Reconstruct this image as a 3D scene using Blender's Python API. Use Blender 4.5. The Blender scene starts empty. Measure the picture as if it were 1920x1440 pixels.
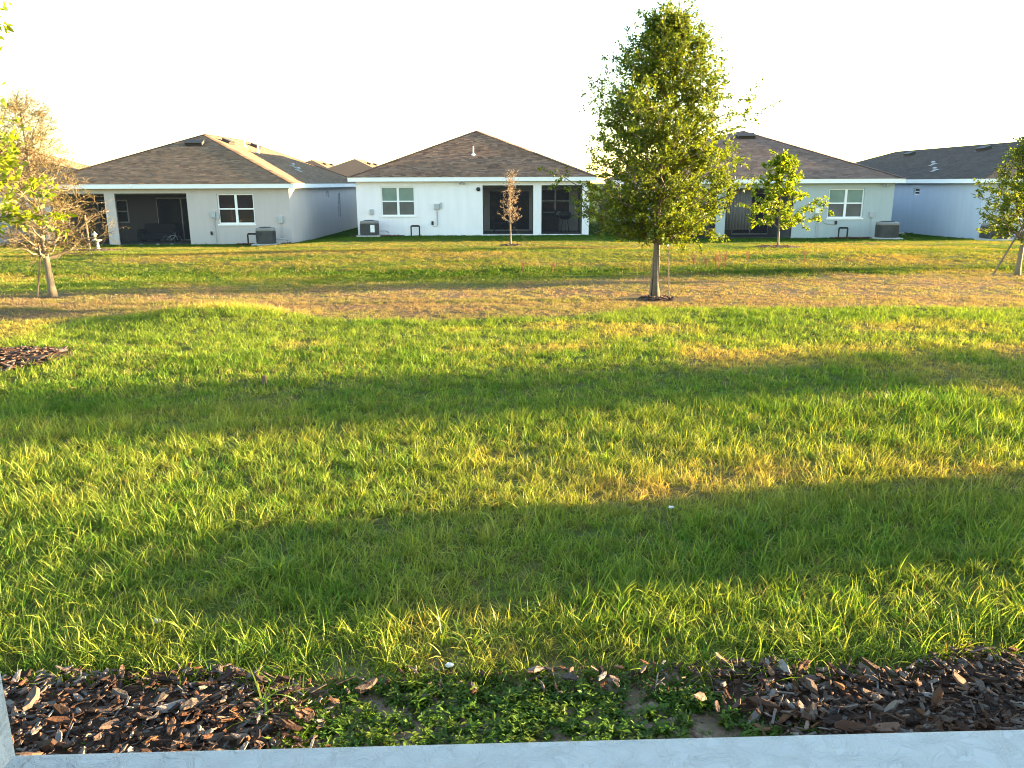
import bpy, bmesh, math, random
import numpy as np
from mathutils import Vector, Matrix

R = math.radians
SC = bpy.context.scene
COL = SC.collection

# ------------------------------------------------------------------ camera
cam_data = bpy.data.cameras.new('camera')
cam_data.sensor_width = 36.0
cam_data.lens = 28.12
cam_data.clip_start = 0.05
cam_data.clip_end = 6000
cam = bpy.data.objects.new('camera', cam_data)
COL.objects.link(cam)
cam.location = (0, 0, 1.7)
cam.matrix_world = (Matrix.Translation((0, 0, 1.7)) @ Matrix.Rotation(R(90 - 14.1), 4, 'X')
                    @ Matrix.Rotation(R(-0.22), 4, 'Z'))
SC.camera = cam

# ------------------------------------------------------------------ sky and sun
SUN_AZ, SUN_EL = R(10.0), R(5.5)          # azimuth measured from +x towards +y
world = bpy.data.worlds.new('World')
SC.world = world
world.use_nodes = True
wn = world.node_tree
wn.nodes.clear()
sky = wn.nodes.new('ShaderNodeTexSky')
sky.sky_type = 'NISHITA'
sky.sun_disc = False
sky.sun_elevation = SUN_EL
sky.sun_rotation = R(90) - SUN_AZ
sky.altitude = 0
sky.air_density = 1.0
sky.dust_density = 0.1
sky.ozone_density = 1.4
bg = wn.nodes.new('ShaderNodeBackground')
bg.inputs['Strength'].default_value = 0.10
wo = wn.nodes.new('ShaderNodeOutputWorld')
wn.links.new(sky.outputs[0], bg.inputs['Color'])
wn.links.new(bg.outputs[0], wo.inputs['Surface'])

sl = bpy.data.lights.new('sun', 'SUN')
sl.energy = 5.0
sl.angle = R(0.5)
sl.color = (1.0, 0.74, 0.40)
sun = bpy.data.objects.new('sun', sl)
COL.objects.link(sun)
to_sun = Vector((math.cos(SUN_EL) * math.cos(SUN_AZ), math.cos(SUN_EL) * math.sin(SUN_AZ), math.sin(SUN_EL)))
sun.rotation_euler = to_sun.to_track_quat('Z', 'Y').to_euler()
sun.location = (40, 8, 20)

SC.view_settings.view_transform = 'Standard'
SC.view_settings.look = 'None'
SC.view_settings.exposure = 3.6
SC.view_settings.gamma = 1.0
SC.view_settings.use_curve_mapping = False
SC.render.engine = 'CYCLES'
SC.cycles.max_bounces = 6
SC.cycles.diffuse_bounces = 3
SC.cycles.glossy_bounces = 2
SC.cycles.transparent_max_bounces = 8
SC.cycles.use_denoising = True
SC.cycles.filter_width = 1.05

# ------------------------------------------------------------------ helpers
rng = np.random.default_rng(11)


def tag(o, label=None, cat=None, group=None, kind=None):
    if label: o['label'] = label
    if cat: o['category'] = cat
    if group: o['group'] = group
    if kind: o['kind'] = kind
    return o


def empty(name, loc, rz=0.0):
    o = bpy.data.objects.new(name, None)
    o.empty_display_size = 0.2
    COL.objects.link(o)
    o.location = loc
    o.rotation_euler = (0, 0, rz)
    return o


def link_mesh(name, me, parent=None):
    o = bpy.data.objects.new(name, me)
    COL.objects.link(o)
    if parent: o.parent = parent
    return o


class MB:
    """collects shapes into one mesh"""
    def __init__(s):
        s.v = []; s.f = []

    def add(s, verts, faces):
        n = len(s.v)
        s.v.extend([tuple(p) for p in verts])
        s.f.extend([tuple(i + n for i in f) for f in faces])
        return s

    def box(s, x0, y0, z0, x1, y1, z1):
        v = [(x0, y0, z0), (x1, y0, z0), (x1, y1, z0), (x0, y1, z0),
             (x0, y0, z1), (x1, y0, z1), (x1, y1, z1), (x0, y1, z1)]
        return s.add(v, [(0, 3, 2, 1), (4, 5, 6, 7), (0, 1, 5, 4), (1, 2, 6, 5), (2, 3, 7, 6), (3, 0, 4, 7)])

    def obox(s, c, ax, ay, az):
        c, ax, ay, az = (Vector(q) for q in (c, ax, ay, az))
        v = [c + sx * ax + sy * ay + sz * az for sz in (-1, 1) for sx, sy in ((-1, -1), (1, -1), (1, 1), (-1, 1))]
        return s.add(v, [(0, 3, 2, 1), (4, 5, 6, 7), (0, 1, 5, 4), (1, 2, 6, 5), (2, 3, 7, 6), (3, 0, 4, 7)])

    def tube(s, pts, rad, n=8, caps=True):
        pts = [Vector(p) for p in pts]
        if not hasattr(rad, "__len__"): rad = [rad] * len(pts)
        rad = [float(q) for q in rad]
        base = len(s.v)
        ref = Vector((0.31, 0.17, 0.93))
        for i, p in enumerate(pts):
            t = (pts[min(i + 1, len(pts) - 1)] - pts[max(i - 1, 0)])
            if t.length < 1e-9: t = Vector((0, 0, 1))
            t.normalize()
            if abs(t.dot(ref)) > 0.97: rf = Vector((1, 0.1, 0))
            else: rf = ref
            a = t.cross(rf).normalized(); b = t.cross(a)
            for k in range(n):
                w = 2 * math.pi * k / n
                s.v.append(tuple(p + rad[i] * (math.cos(w) * a + math.sin(w) * b)))
        for i in range(len(pts) - 1):
            for k in range(n):
                k2 = (k + 1) % n
                s.f.append((base + i * n + k, base + i * n + k2, base + (i + 1) * n + k2, base + (i + 1) * n + k))
        if caps:
            s.f.append(tuple(base + k for k in range(n))[::-1])
            s.f.append(tuple(base + (len(pts) - 1) * n + k for k in range(n)))
        return s

    def lathe(s, prof, n=20, c=(0, 0, 0)):
        base = len(s.v)
        for r, z in prof:
            for k in range(n):
                w = 2 * math.pi * k / n
                s.v.append((c[0] + r * math.cos(w), c[1] + r * math.sin(w), c[2] + z))
        for i in range(len(prof) - 1):
            for k in range(n):
                k2 = (k + 1) % n
                s.f.append((base + i * n + k, base + i * n + k2, base + (i + 1) * n + k2, base + (i + 1) * n + k))
        s.f.append(tuple(base + k for k in range(n))[::-1])
        s.f.append(tuple(base + (len(prof) - 1) * n + k for k in range(n)))
        return s

    def grid_solid(s, us, ws, solid, t0, t1, axis='y'):
        """rectilinear sheet in (u, z) with holes, extruded t0..t1 along y (axis 'y') or along x (axis 'x')"""
        def P(u, t, w): return (u, t, w) if axis == 'y' else (t, u, w)
        nu, nw = len(us) - 1, len(ws) - 1
        S = lambda i, j: 0 <= i < nu and 0 <= j < nw and solid(0.5 * (us[i] + us[i + 1]), 0.5 * (ws[j] + ws[j + 1]))
        for i in range(nu):
            for j in range(nw):
                if not S(i, j): continue
                a, b, c, d = us[i], us[i + 1], ws[j], ws[j + 1]
                q = [[P(a, t0, c), P(b, t0, c), P(b, t0, d), P(a, t0, d)],
                     [P(b, t1, c), P(a, t1, c), P(a, t1, d), P(b, t1, d)]]
                if not S(i - 1, j): q.append([P(a, t1, c), P(a, t0, c), P(a, t0, d), P(a, t1, d)])
                if not S(i + 1, j): q.append([P(b, t0, c), P(b, t1, c), P(b, t1, d), P(b, t0, d)])
                if not S(i, j - 1): q.append([P(a, t1, c), P(b, t1, c), P(b, t0, c), P(a, t0, c)])
                if not S(i, j + 1): q.append([P(a, t0, d), P(b, t0, d), P(b, t1, d), P(a, t1, d)])
                for fq in q: s.add(fq, [(0, 1, 2, 3)])
        return s

    def build(s, name, mat, parent=None, smooth=False, bevel=0.0, weld=False):
        me = bpy.data.meshes.new(name)
        me.from_pydata(s.v, [], s.f)
        if weld or bevel:
            bm = bmesh.new(); bm.from_mesh(me)
            bmesh.ops.remove_doubles(bm, verts=bm.verts, dist=1e-5)
            bmesh.ops.recalc_face_normals(bm, faces=bm.faces)
            if bevel:
                ed = [e for e in bm.edges if len(e.link_faces) == 2 and e.calc_face_angle(0) > 0.6]
                bmesh.ops.bevel(bm, geom=ed, offset=bevel, segments=2, affect='EDGES', profile=0.5)
            bm.to_mesh(me); bm.free()
        me.materials.append(mat)
        if smooth:
            me.polygons.foreach_set('use_smooth', [True] * len(me.polygons))
        me.update()
        return link_mesh(name, me, parent)


def quads_mesh(name, V, mat, parent=None, nper=4, tris=True):
    """V: (n, nper, 3) array of small polygons -> one mesh"""
    n = len(V)
    me = bpy.data.meshes.new(name)
    me.vertices.add(n * nper)
    me.vertices.foreach_set('co', V.reshape(-1).astype(np.float32))
    me.loops.add(n * nper)
    me.loops.foreach_set('vertex_index', np.arange(n * nper, dtype=np.int32))
    me.polygons.add(n)
    me.polygons.foreach_set('loop_start', np.arange(0, n * nper, nper, dtype=np.int32))
    me.polygons.foreach_set('loop_total', np.full(n, nper, dtype=np.int32))
    me.update(calc_edges=True)
    me.materials.append(mat)
    return link_mesh(name, me, parent)


# value noise in numpy
_tab = np.random.default_rng(5).random((256, 256))


def vnoise(x, y, s=1.0, o=0):
    x = np.asarray(x, float) * s + 37.3 * o + 100.0; y = np.asarray(y, float) * s + 91.7 * o + 100.0
    xi = np.floor(x).astype(int); yi = np.floor(y).astype(int)
    fx = x - xi; fy = y - yi
    fx = fx * fx * (3 - 2 * fx); fy = fy * fy * (3 - 2 * fy)
    g = lambda i, j: _tab[i & 255, j & 255]
    return (g(xi, yi) * (1 - fx) + g(xi + 1, yi) * fx) * (1 - fy) + (g(xi, yi + 1) * (1 - fx) + g(xi + 1, yi + 1) * fx) * fy


def fbm(x, y, s=1.0, o=0, n=3):
    a = 0.0; w = 1.0; t = 0.0
    for k in range(n):
        a = a + w * vnoise(x, y, s * 2 ** k, o + k); t += w; w *= 0.5
    return a / t


def sstep(a, b, x):
    t = np.clip((np.asarray(x, float) - a) / (b - a), 0, 1)
    return t * t * (3 - 2 * t)


# ------------------------------------------------------------------ materials
def nmat(name):
    m = bpy.data.materials.new(name)
    m.use_nodes = True
    nt = m.node_tree
    b = nt.nodes['Principled BSDF']
    return m, nt, b


def N(nt, t, **kw):
    n = nt.nodes.new(t)
    for k, v in kw.items(): setattr(n, k, v)
    return n


def L(nt, a, b): nt.links.new(a, b)


def simple_mat(name, col, rough=0.6, metal=0.0, var=0.12, scale=8.0, bump=0.0, bscale=60.0, spec=0.4):
    m, nt, b = nmat(name)
    b.inputs['Roughness'].default_value = rough
    b.inputs['Metallic'].default_value = metal
    b.inputs['Specular IOR Level'].default_value = spec
    tc = N(nt, 'ShaderNodeTexCoord')
    no = N(nt, 'ShaderNodeTexNoise')
    no.inputs['Scale'].default_value = scale; no.inputs['Detail'].default_value = 5
    L(nt, tc.outputs['Object'], no.inputs['Vector'])
    mx = N(nt, 'ShaderNodeMix', data_type='RGBA')
    mx.inputs['A'].default_value = tuple(c * (1 - var) for c in col) + (1,)
    mx.inputs['B'].default_value = tuple(min(1, c * (1 + var)) for c in col) + (1,)
    L(nt, no.outputs['Fac'], mx.inputs['Factor'])
    L(nt, mx.outputs['Result'], b.inputs['Base Color'])
    if bump:
        n2 = N(nt, 'ShaderNodeTexNoise')
        n2.inputs['Scale'].default_value = bscale; n2.inputs['Detail'].default_value = 4
        L(nt, tc.outputs['Object'], n2.inputs['Vector'])
        bp = N(nt, 'ShaderNodeBump'); bp.inputs['Strength'].default_value = bump; bp.inputs['Distance'].default_value = 0.01
        L(nt, n2.outputs['Fac'], bp.inputs['Height']); L(nt, bp.outputs['Normal'], b.inputs['Normal'])
    return m


def stucco_mat(name, col, bscale=26.0, dirt=0.06, bump=0.35):
    """painted stucco: uneven paint, rain streaks, splash dirt near the ground, trowelled relief"""
    m, nt, b = nmat(name)
    b.inputs['Roughness'].default_value = 0.85
    b.inputs['Specular IOR Level'].default_value = 0.2
    tc = N(nt, 'ShaderNodeTexCoord')
    mp = N(nt, 'ShaderNodeMapping'); mp.inputs['Scale'].default_value = (3.0, 3.0, 0.5)
    L(nt, tc.outputs['Object'], mp.inputs['Vector'])
    no = N(nt, 'ShaderNodeTexNoise'); no.inputs['Scale'].default_value = 1.2; no.inputs['Detail'].default_value = 7
    L(nt, mp.outputs[0], no.inputs['Vector'])
    rp = N(nt, 'ShaderNodeValToRGB')
    rp.color_ramp.elements[0].position = 0.3; rp.color_ramp.elements[1].position = 0.7
    rp.color_ramp.elements[0].color = tuple(c * (1 - dirt) for c in col) + (1,)
    rp.color_ramp.elements[1].color = tuple(min(1, c * (1 + 0.4 * dirt)) for c in col) + (1,)
    L(nt, no.outputs['Fac'], rp.inputs['Fac'])
    L(nt, rp.outputs['Color'], b.inputs['Base Color'])
    n2 = N(nt, 'ShaderNodeTexNoise'); n2.inputs['Scale'].default_value = bscale; n2.inputs['Detail'].default_value = 6
    n2.inputs['Roughness'].default_value = 0.6; n2.inputs['Distortion'].default_value = 0.8
    L(nt, tc.outputs['Object'], n2.inputs['Vector'])
    r2 = N(nt, 'ShaderNodeValToRGB'); r2.color_ramp.elements[0].position = 0.38; r2.color_ramp.elements[1].position = 0.62
    L(nt, n2.outputs['Fac'], r2.inputs['Fac'])
    bp = N(nt, 'ShaderNodeBump'); bp.inputs['Strength'].default_value = bump; bp.inputs['Distance'].default_value = 0.004
    L(nt, r2.outputs['Color'], bp.inputs['Height']); L(nt, bp.outputs['Normal'], b.inputs['Normal'])
    return m


def leaf_mat(name, c0, c1, trans=0.45, tint=(1.25, 1.15, 0.5), gloss=0.06, island=True, attr=None):
    """thin leaf or blade: reflects and lets light through; colour varies leaf by leaf"""
    m = bpy.data.materials.new(name); m.use_nodes = True
    nt = m.node_tree; nt.nodes.clear()
    out = N(nt, 'ShaderNodeOutputMaterial')
    df = N(nt, 'ShaderNodeBsdfDiffuse'); tr = N(nt, 'ShaderNodeBsdfTranslucent'); gl = N(nt, 'ShaderNodeBsdfGlossy')
    gl.inputs['Roughness'].default_value = 0.45
    gl.inputs['Color'].default_value = (0.9, 0.9, 0.9, 1)
    geo = N(nt, 'ShaderNodeNewGeometry')
    mx = N(nt, 'ShaderNodeMix', data_type='RGBA')
    mx.inputs['A'].default_value = c0 + (1,); mx.inputs['B'].default_value = c1 + (1,)
    L(nt, geo.outputs['Random Per Island'], mx.inputs['Factor'])
    colour = mx.outputs['Result']
    if attr:
        at = N(nt, 'ShaderNodeAttribute', attribute_type='INSTANCER', attribute_name=attr)
        ml = N(nt, 'ShaderNodeMix', data_type='RGBA', blend_type='MULTIPLY')
        ml.inputs['Factor'].default_value = 1.0
        L(nt, colour, ml.inputs['A']); L(nt, at.outputs['Color'], ml.inputs['B'])
        colour = ml.outputs['Result']
    mt = N(nt, 'ShaderNodeMix', data_type='RGBA', blend_type='MULTIPLY')
    mt.inputs['Factor'].default_value = 1.0; mt.inputs['B'].default_value = tint + (1,)
    L(nt, colour, mt.inputs['A'])
    L(nt, colour, df.inputs['Color']); L(nt, mt.outputs['Result'], tr.inputs['Color'])
    m1 = N(nt, 'ShaderNodeMixShader'); m1.inputs['Fac'].default_value = trans
    L(nt, df.outputs[0], m1.inputs[1]); L(nt, tr.outputs[0], m1.inputs[2])
    m2 = N(nt, 'ShaderNodeMixShader'); m2.inputs['Fac'].default_value = gloss
    L(nt, m1.outputs[0], m2.inputs[1]); L(nt, gl.outputs[0], m2.inputs[2])
    L(nt, m2.outputs[0], out.inputs['Surface'])
    return m


def island_mat(name, cols, rough=0.9, bump=0.3, bscale=80, spec=0.2, weather=0.0):
    """colour picked per loose piece from a ramp (shingles, bark chips)"""
    m, nt, b = nmat(name)
    b.inputs['Roughness'].default_value = rough
    b.inputs['Specular IOR Level'].default_value = spec
    geo = N(nt, 'ShaderNodeNewGeometry')
    rp = N(nt, 'ShaderNodeValToRGB'); rp.color_ramp.interpolation = 'LINEAR'
    els = rp.color_ramp.elements
    while len(els) < len(cols): els.new(0.5)
    for i, c in enumerate(cols):
        els[i].position = i / (len(cols) - 1); els[i].color = tuple(c) + (1,)
    oi = N(nt, 'ShaderNodeObjectInfo')
    ad = N(nt, 'ShaderNodeMath', operation='ADD'); fr = N(nt, 'ShaderNodeMath', operation='FRACT')
    L(nt, geo.outputs['Random Per Island'], ad.inputs[0]); L(nt, oi.outputs['Random'], ad.inputs[1]); L(nt, ad.outputs[0], fr.inputs[0])
    L(nt, fr.outputs[0], rp.inputs['Fac'])
    tc = N(nt, 'ShaderNodeTexCoord')
    no = N(nt, 'ShaderNodeTexNoise'); no.inputs['Scale'].default_value = bscale; no.inputs['Detail'].default_value = 5
    L(nt, tc.outputs['Object'], no.inputs['Vector'])
    ml = N(nt, 'ShaderNodeMix', data_type='RGBA', blend_type='MULTIPLY'); ml.inputs['Factor'].default_value = 0.7
    r2 = N(nt, 'ShaderNodeValToRGB'); r2.color_ramp.elements[0].color = (0.45, 0.45, 0.45, 1); r2.color_ramp.elements[1].color = (1.4, 1.4, 1.4, 1)
    L(nt, no.outputs['Fac'], r2.inputs['Fac'])
    L(nt, rp.outputs['Color'], ml.inputs['A']); L(nt, r2.outputs['Color'], ml.inputs['B'])
    colour = ml.outputs['Result']
    if weather:
        n3 = N(nt, 'ShaderNodeTexNoise'); n3.inputs['Scale'].default_value = 0.6; n3.inputs['Detail'].default_value = 4
        L(nt, tc.outputs['Object'], n3.inputs['Vector'])
        r3 = N(nt, 'ShaderNodeValToRGB'); r3.color_ramp.elements[0].position = 0.3; r3.color_ramp.elements[1].position = 0.7
        r3.color_ramp.elements[0].color = (1 - weather,) * 3 + (1,); r3.color_ramp.elements[1].color = (1 + weather,) * 3 + (1,)
        L(nt, n3.outputs['Fac'], r3.inputs['Fac'])
        m3 = N(nt, 'ShaderNodeMix', data_type='RGBA', blend_type='MULTIPLY'); m3.inputs['Factor'].default_value = 1.0
        L(nt, colour, m3.inputs['A']); L(nt, r3.outputs['Color'], m3.inputs['B']); colour = m3.outputs['Result']
    L(nt, colour, b.inputs['Base Color'])
    if bump:
        bp = N(nt, 'ShaderNodeBump'); bp.inputs['Strength'].default_value = bump; bp.inputs['Distance'].default_value = 0.006
        L(nt, no.outputs['Fac'], bp.inputs['Height']); L(nt, bp.outputs['Normal'], b.inputs['Normal'])
    return m


def glass_mat(name, col):
    m, nt, b = nmat(name)
    b.inputs['Roughness'].default_value = 0.03
    b.inputs['Specular IOR Level'].default_value = 0.5
    tc = N(nt, 'ShaderNodeTexCoord')
    no = N(nt, 'ShaderNodeTexNoise'); no.inputs['Scale'].default_value = 1.7; no.inputs['Detail'].default_value = 3
    L(nt, tc.outputs['Object'], no.inputs['Vector'])
    mx = N(nt, 'ShaderNodeMix', data_type='RGBA')
    mx.inputs['A'].default_value = tuple(c * 0.65 for c in col) + (1,); mx.inputs['B'].default_value = tuple(c * 1.35 for c in col) + (1,)
    L(nt, no.outputs['Fac'], mx.inputs['Factor']); L(nt, mx.outputs['Result'], b.inputs['Base Color'])
    return m


def screen_mat(name, opacity):
    """insect screen: a dark weave that lets part of the view through"""
    m = bpy.data.materials.new(name); m.use_nodes = True
    nt = m.node_tree; nt.nodes.clear()
    out = N(nt, 'ShaderNodeOutputMaterial')
    df = N(nt, 'ShaderNodeBsdfDiffuse'); df.inputs['Color'].default_value = (0.03, 0.03, 0.035, 1)
    tp = N(nt, 'ShaderNodeBsdfTransparent')
    mx = N(nt, 'ShaderNodeMixShader'); mx.inputs['Fac'].default_value = opacity
    L(nt, tp.outputs[0], mx.inputs[1]); L(nt, df.outputs[0], mx.inputs[2]); L(nt, mx.outputs[0], out.inputs['Surface'])
    return m


M = {}
M['white_trim'] = simple_mat('white_trim', (0.78, 0.79, 0.80), 0.5, var=0.04, scale=2)
M['vinyl'] = simple_mat('white_vinyl', (0.80, 0.80, 0.80), 0.35, var=0.02)
M['alu_dark'] = simple_mat('bronze_aluminium', (0.035, 0.033, 0.033), 0.4)
M['black'] = simple_mat('black_plastic', (0.015, 0.015, 0.017), 0.45)
M['grey_box'] = simple_mat('grey_painted_steel', (0.38, 0.39, 0.40), 0.5)
M['ac'] = simple_mat('condenser_paint', (0.085, 0.083, 0.082), 0.55)
M['ac_top'] = simple_mat('condenser_top', (0.20, 0.19, 0.18), 0.5)
M['concrete'] = simple_mat('concrete', (0.42, 0.40, 0.37), 0.9, var=0.2, scale=12, bump=0.3)
M['slab'] = simple_mat('lanai_slab', (0.24, 0.23, 0.22), 0.8, var=0.15, scale=3, bump=0.1)
M['pvc'] = simple_mat('white_pipe', (0.75, 0.75, 0.74), 0.4)
M['roof_vent'] = simple_mat('brown_vent', (0.045, 0.035, 0.03), 0.6)
M['bark'] = simple_mat('tree_bark', (0.125, 0.098, 0.07), 0.9, var=0.45, scale=22, bump=0.8, bscale=45)
M['bark_pale'] = simple_mat('pale_bark', (0.19, 0.15, 0.10), 0.9, var=0.35, scale=20, bump=0.7, bscale=50)
M['stake'] = simple_mat('wood_stake', (0.16, 0.12, 0.085), 0.9, var=0.3, scale=15)
M['stone'] = simple_mat('cast_stone', (0.36, 0.32, 0.26), 0.9, var=0.2, scale=9, bump=0.4)
M['curtain'] = simple_mat('curtain_cloth', (0.55, 0.52, 0.48), 0.9, var=0.06, scale=4)
M['fabric'] = simple_mat('dark_fabric', (0.05, 0.05, 0.055), 0.9)
M['chrome'] = simple_mat('bright_metal', (0.7, 0.7, 0.7), 0.4)
M['litter'] = simple_mat('white_litter', (0.75, 0.72, 0.70), 0.8, var=0.15, scale=30)
M['pebble'] = simple_mat('pale_stone', (0.27, 0.255, 0.24), 0.85, var=0.3, scale=30, bump=0.4)
M['wood'] = simple_mat('brown_wood', (0.16, 0.10, 0.06), 0.7, var=0.3, scale=10)
M['paper'] = simple_mat('room_wall', (0.30, 0.28, 0.25), 0.9)
M['screen'] = screen_mat('insect_screen', 0.55)
M['screen_low'] = screen_mat('kick_screen', 0.8)
M['glass'] = glass_mat('window_glass', (0.035, 0.028, 0.032))
M['glass_blind'] = glass_mat('glass_over_blind', (0.115, 0.12, 0.12))
M['glass_pale'] = glass_mat('glass_over_pale_blind', (0.19, 0.26, 0.225))

# ------------------------------------------------------------------ terrain
_py = np.array([-40, 0, 3.0, 7.0, 11.4, 13.4, 16.5, 19.0, 21.3, 23.7, 29.1, 36, 40, 60, 120, 4000.])
_pz = np.array([0, 0, 0, -0.03, -0.10, -0.20, -0.315, -0.42, -0.375, -0.30, -0.465, -0.68, -0.78, -0.85, -0.9, -0.9])


def H(x, y):
    """ground height"""
    x = np.asarray(x, float); y = np.asarray(y, float)
    z = np.zeros(np.broadcast(x, y).shape)
    for k, w in ((-0.9, .25), (-0.3, .25), (0.3, .25), (0.9, .25)):
        z = z + w * np.interp(y + k, _py, _pz)
    lat = np.interp(x, [-30, -21, -10.3, -7.3, 3.6, 6.6, 17.5, 20.5, 32], [-.30, -.27, -.25, 0.0, 0.0, -.13, -.12, -.14, -.14])
    z = z + lat * np.clip((y - 22.5) / 13.0, 0, 1)
    z = z + 0.14 * np.exp(-(((x + 4.1) / 1.1) ** 2 + ((y - 11.0) / 0.8) ** 2))
    z = z + (fbm(x, y, 0.7, 3) - 0.5) * 0.07 * sstep(3.0, 6, y) * (1 - sstep(34, 36.5, y))
    z = z - 0.03 * sstep(2.75, 2.45, y)
    return z


def Hs(x, y): return float(H(x, y))


_bx = np.array([-12, -8, -6.8, -5.2, -4.0, -3.2, -2.4, -0.4, 1.0, 1.7, 2.3, 4, 8, 14])
_by = np.array([10.3, 10.5, 10.7, 11.2, 11.9, 11.3, 10.8, 10.7, 11.1, 11.8, 12.1, 11.9, 11.7, 11.5])


def regions(x, y):
    """brown 0..1, straw 0..1, lush 0..1 over the ground"""
    x = np.asarray(x, float); y = np.asarray(y, float)
    nz = fbm(x, y, 0.9, 7); nz2 = fbm(x, y, 2.6, 9); nb = fbm(x, y * 2.2, 0.35, 21)
    yb = np.interp(x, _bx, _by) + (nz2 - .5) * 0.7
    yend = np.interp(x, [-10, 0, 4, 14], [15.0, 17.0, 18.5, 18.5]) + (nz - .5) * 2.0
    brown = sstep(-0.12, 0.12, y - yb) * (1 - sstep(-1.2, 1.2, y - yend))
    brown = brown * np.clip(0.72 + 0.9 * (nz2 - .45), 0.2, 1)
    straw = 0.26 + 0.85 * np.clip(nz - 0.52, 0, 1)
    # pale mown patches on the near lawn
    straw = straw + 0.55 * np.exp(-(((x - 2.3) / 1.3) ** 2 + ((y - 4.45) / 0.45) ** 2)) * (0.4 + nz2)
    straw = straw + 0.45 * np.exp(-(((x - 0.75) / 0.35) ** 2 + ((y - 4.2) / 0.28) ** 2)) * (0.6 + nz2)
    straw = straw + 0.30 * np.exp(-(((x - 5.5) / 2.0) ** 2 + ((y - 8.6) / 0.35) ** 2))
    straw = straw + 0.35 * sstep(0.55, 0.7, nz) * sstep(5, 7, y)
    far = sstep(19, 22, y)
    straw = straw * (1 - far) + far * (0.45 + 0.55 * np.clip((nb - 0.42) * 3.2, -0.6, 0.9))
    straw = straw * (1 - 0.55 * sstep(31.5, 34.5, y))
    lush = 1.0 * np.exp(-((y - 19.6) / 0.9) ** 2) * np.clip((nb - .35) * 3, 0, 1)
    lush = lush + sstep(32.5, 35.5, y) * 0.8
    lush = lush + 0.5 * sstep(0.55, 0.75, fbm(x, y, 0.8, 31)) * (1 - far)
    return brown, np.clip(straw, 0, 1), np.clip(lush, 0, 1)


G_ = np.array([0.068, 0.168, 0.017]); Y_ = np.array([0.245, 0.275, 0.045]); S_ = np.array([0.38, 0.28, 0.08])
B_ = np.array([0.245, 0.162, 0.098]); U_ = np.array([0.045, 0.135, 0.010])


def lawn_colour(x, y, jit=None):
    y = np.asarray(y, float)
    b, s, l = regions(x, y)
    if jit is not None:
        s = np.clip(s + jit, 0, 1)
    b = b[..., None]; s = s[..., None]; l = l[..., None]
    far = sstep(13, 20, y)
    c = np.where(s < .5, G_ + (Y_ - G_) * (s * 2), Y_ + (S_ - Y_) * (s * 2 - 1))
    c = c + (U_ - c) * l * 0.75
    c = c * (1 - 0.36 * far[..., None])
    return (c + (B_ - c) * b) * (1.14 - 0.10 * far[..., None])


def axis_pts(segs):
    out = []
    for a, b, st in segs:
        n = max(1, int(round((b - a) / st)))
        out.extend(list(a + (b - a) * np.arange(n) / n))
    out.append(segs[-1][1])
    return np.array(out)


xs = axis_pts([(-3000, -600, 600), (-600, -100, 100), (-100, -30, 7), (-30, -12, 0.6), (-12, 12, 0.3), (12, 30, 0.6), (30, 100, 7), (100, 600, 100), (600, 3000, 600)])
ys = axis_pts([(-600, -60, 90), (-60, 1.0, 6.1), (1.0, 3.6, 0.08), (3.6, 12.6, 0.15), (12.6, 24, 0.3), (24, 42, 0.5), (42, 110, 4), (110, 500, 65), (500, 4000, 700)])
GX, GY = np.meshgrid(xs, ys)
GZ = H(GX, GY)
me = bpy.data.meshes.new('ground')
nx, ny = len(xs), len(ys)
me.vertices.add(nx * ny)
me.vertices.foreach_set('co', np.stack([GX, GY, GZ], -1).reshape(-1).astype(np.float32))
ii = np.arange(nx * ny).reshape(ny, nx)
q = np.stack([ii[:-1, :-1], ii[:-1, 1:], ii[1:, 1:], ii[1:, :-1]], -1).reshape(-1, 4)
me.loops.add(q.size); me.loops.foreach_set('vertex_index', q.reshape(-1).astype(np.int32))
me.polygons.add(len(q)); me.polygons.foreach_set('loop_start', np.arange(0, q.size, 4, dtype=np.int32))
me.polygons.foreach_set('loop_total', np.full(len(q), 4, dtype=np.int32))
me.polygons.foreach_set('use_smooth', np.ones(len(q), dtype=bool))
me.update(calc_edges=True)
ca = me.attributes.new('lawn', 'FLOAT_COLOR', 'POINT')
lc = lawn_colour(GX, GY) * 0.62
soil = np.array([0.060, 0.043, 0.026])
nearmix = (1 - sstep(9, 20, GY))[..., None] * 0.6
lc = lc + (soil - lc) * nearmix
bed = (sstep(2.72, 2.45, GY + (fbm(GX, GY, 3, 50) - .5) * 0.3))[..., None]
sandc = np.array([0.27, 0.195, 0.13]); mulc = np.array([0.05, 0.033, 0.024])
sandf = (sstep(-1.1, -0.7, GX) * sstep(1.1, 0.6, GX))[..., None] * 0.85
lc = lc + ((mulc + (sandc - mulc) * sandf) - lc) * bed
ca.data.foreach_set('color', np.concatenate([lc, np.ones(lc.shape[:-1] + (1,))], -1).reshape(-1).astype(np.float32))
gm, nt, b = nmat('ground_soil')
b.inputs['Roughness'].default_value = 1.0; b.inputs['Specular IOR Level'].default_value = 0.05
at = N(nt, 'ShaderNodeAttribute', attribute_name='lawn')
tc = N(nt, 'ShaderNodeTexCoord')
no = N(nt, 'ShaderNodeTexNoise'); no.inputs['Scale'].default_value = 14; no.inputs['Detail'].default_value = 8; no.inputs['Roughness'].default_value = 0.7
L(nt, tc.outputs['Object'], no.inputs['Vector'])
rp = N(nt, 'ShaderNodeValToRGB'); rp.color_ramp.elements[0].position = 0.25; rp.color_ramp.elements[1].position = 0.75
rp.color_ramp.elements[0].color = (0.5, 0.5, 0.5, 1); rp.color_ramp.elements[1].color = (1.5, 1.45, 1.4, 1)
L(nt, no.outputs['Fac'], rp.inputs['Fac'])
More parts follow.
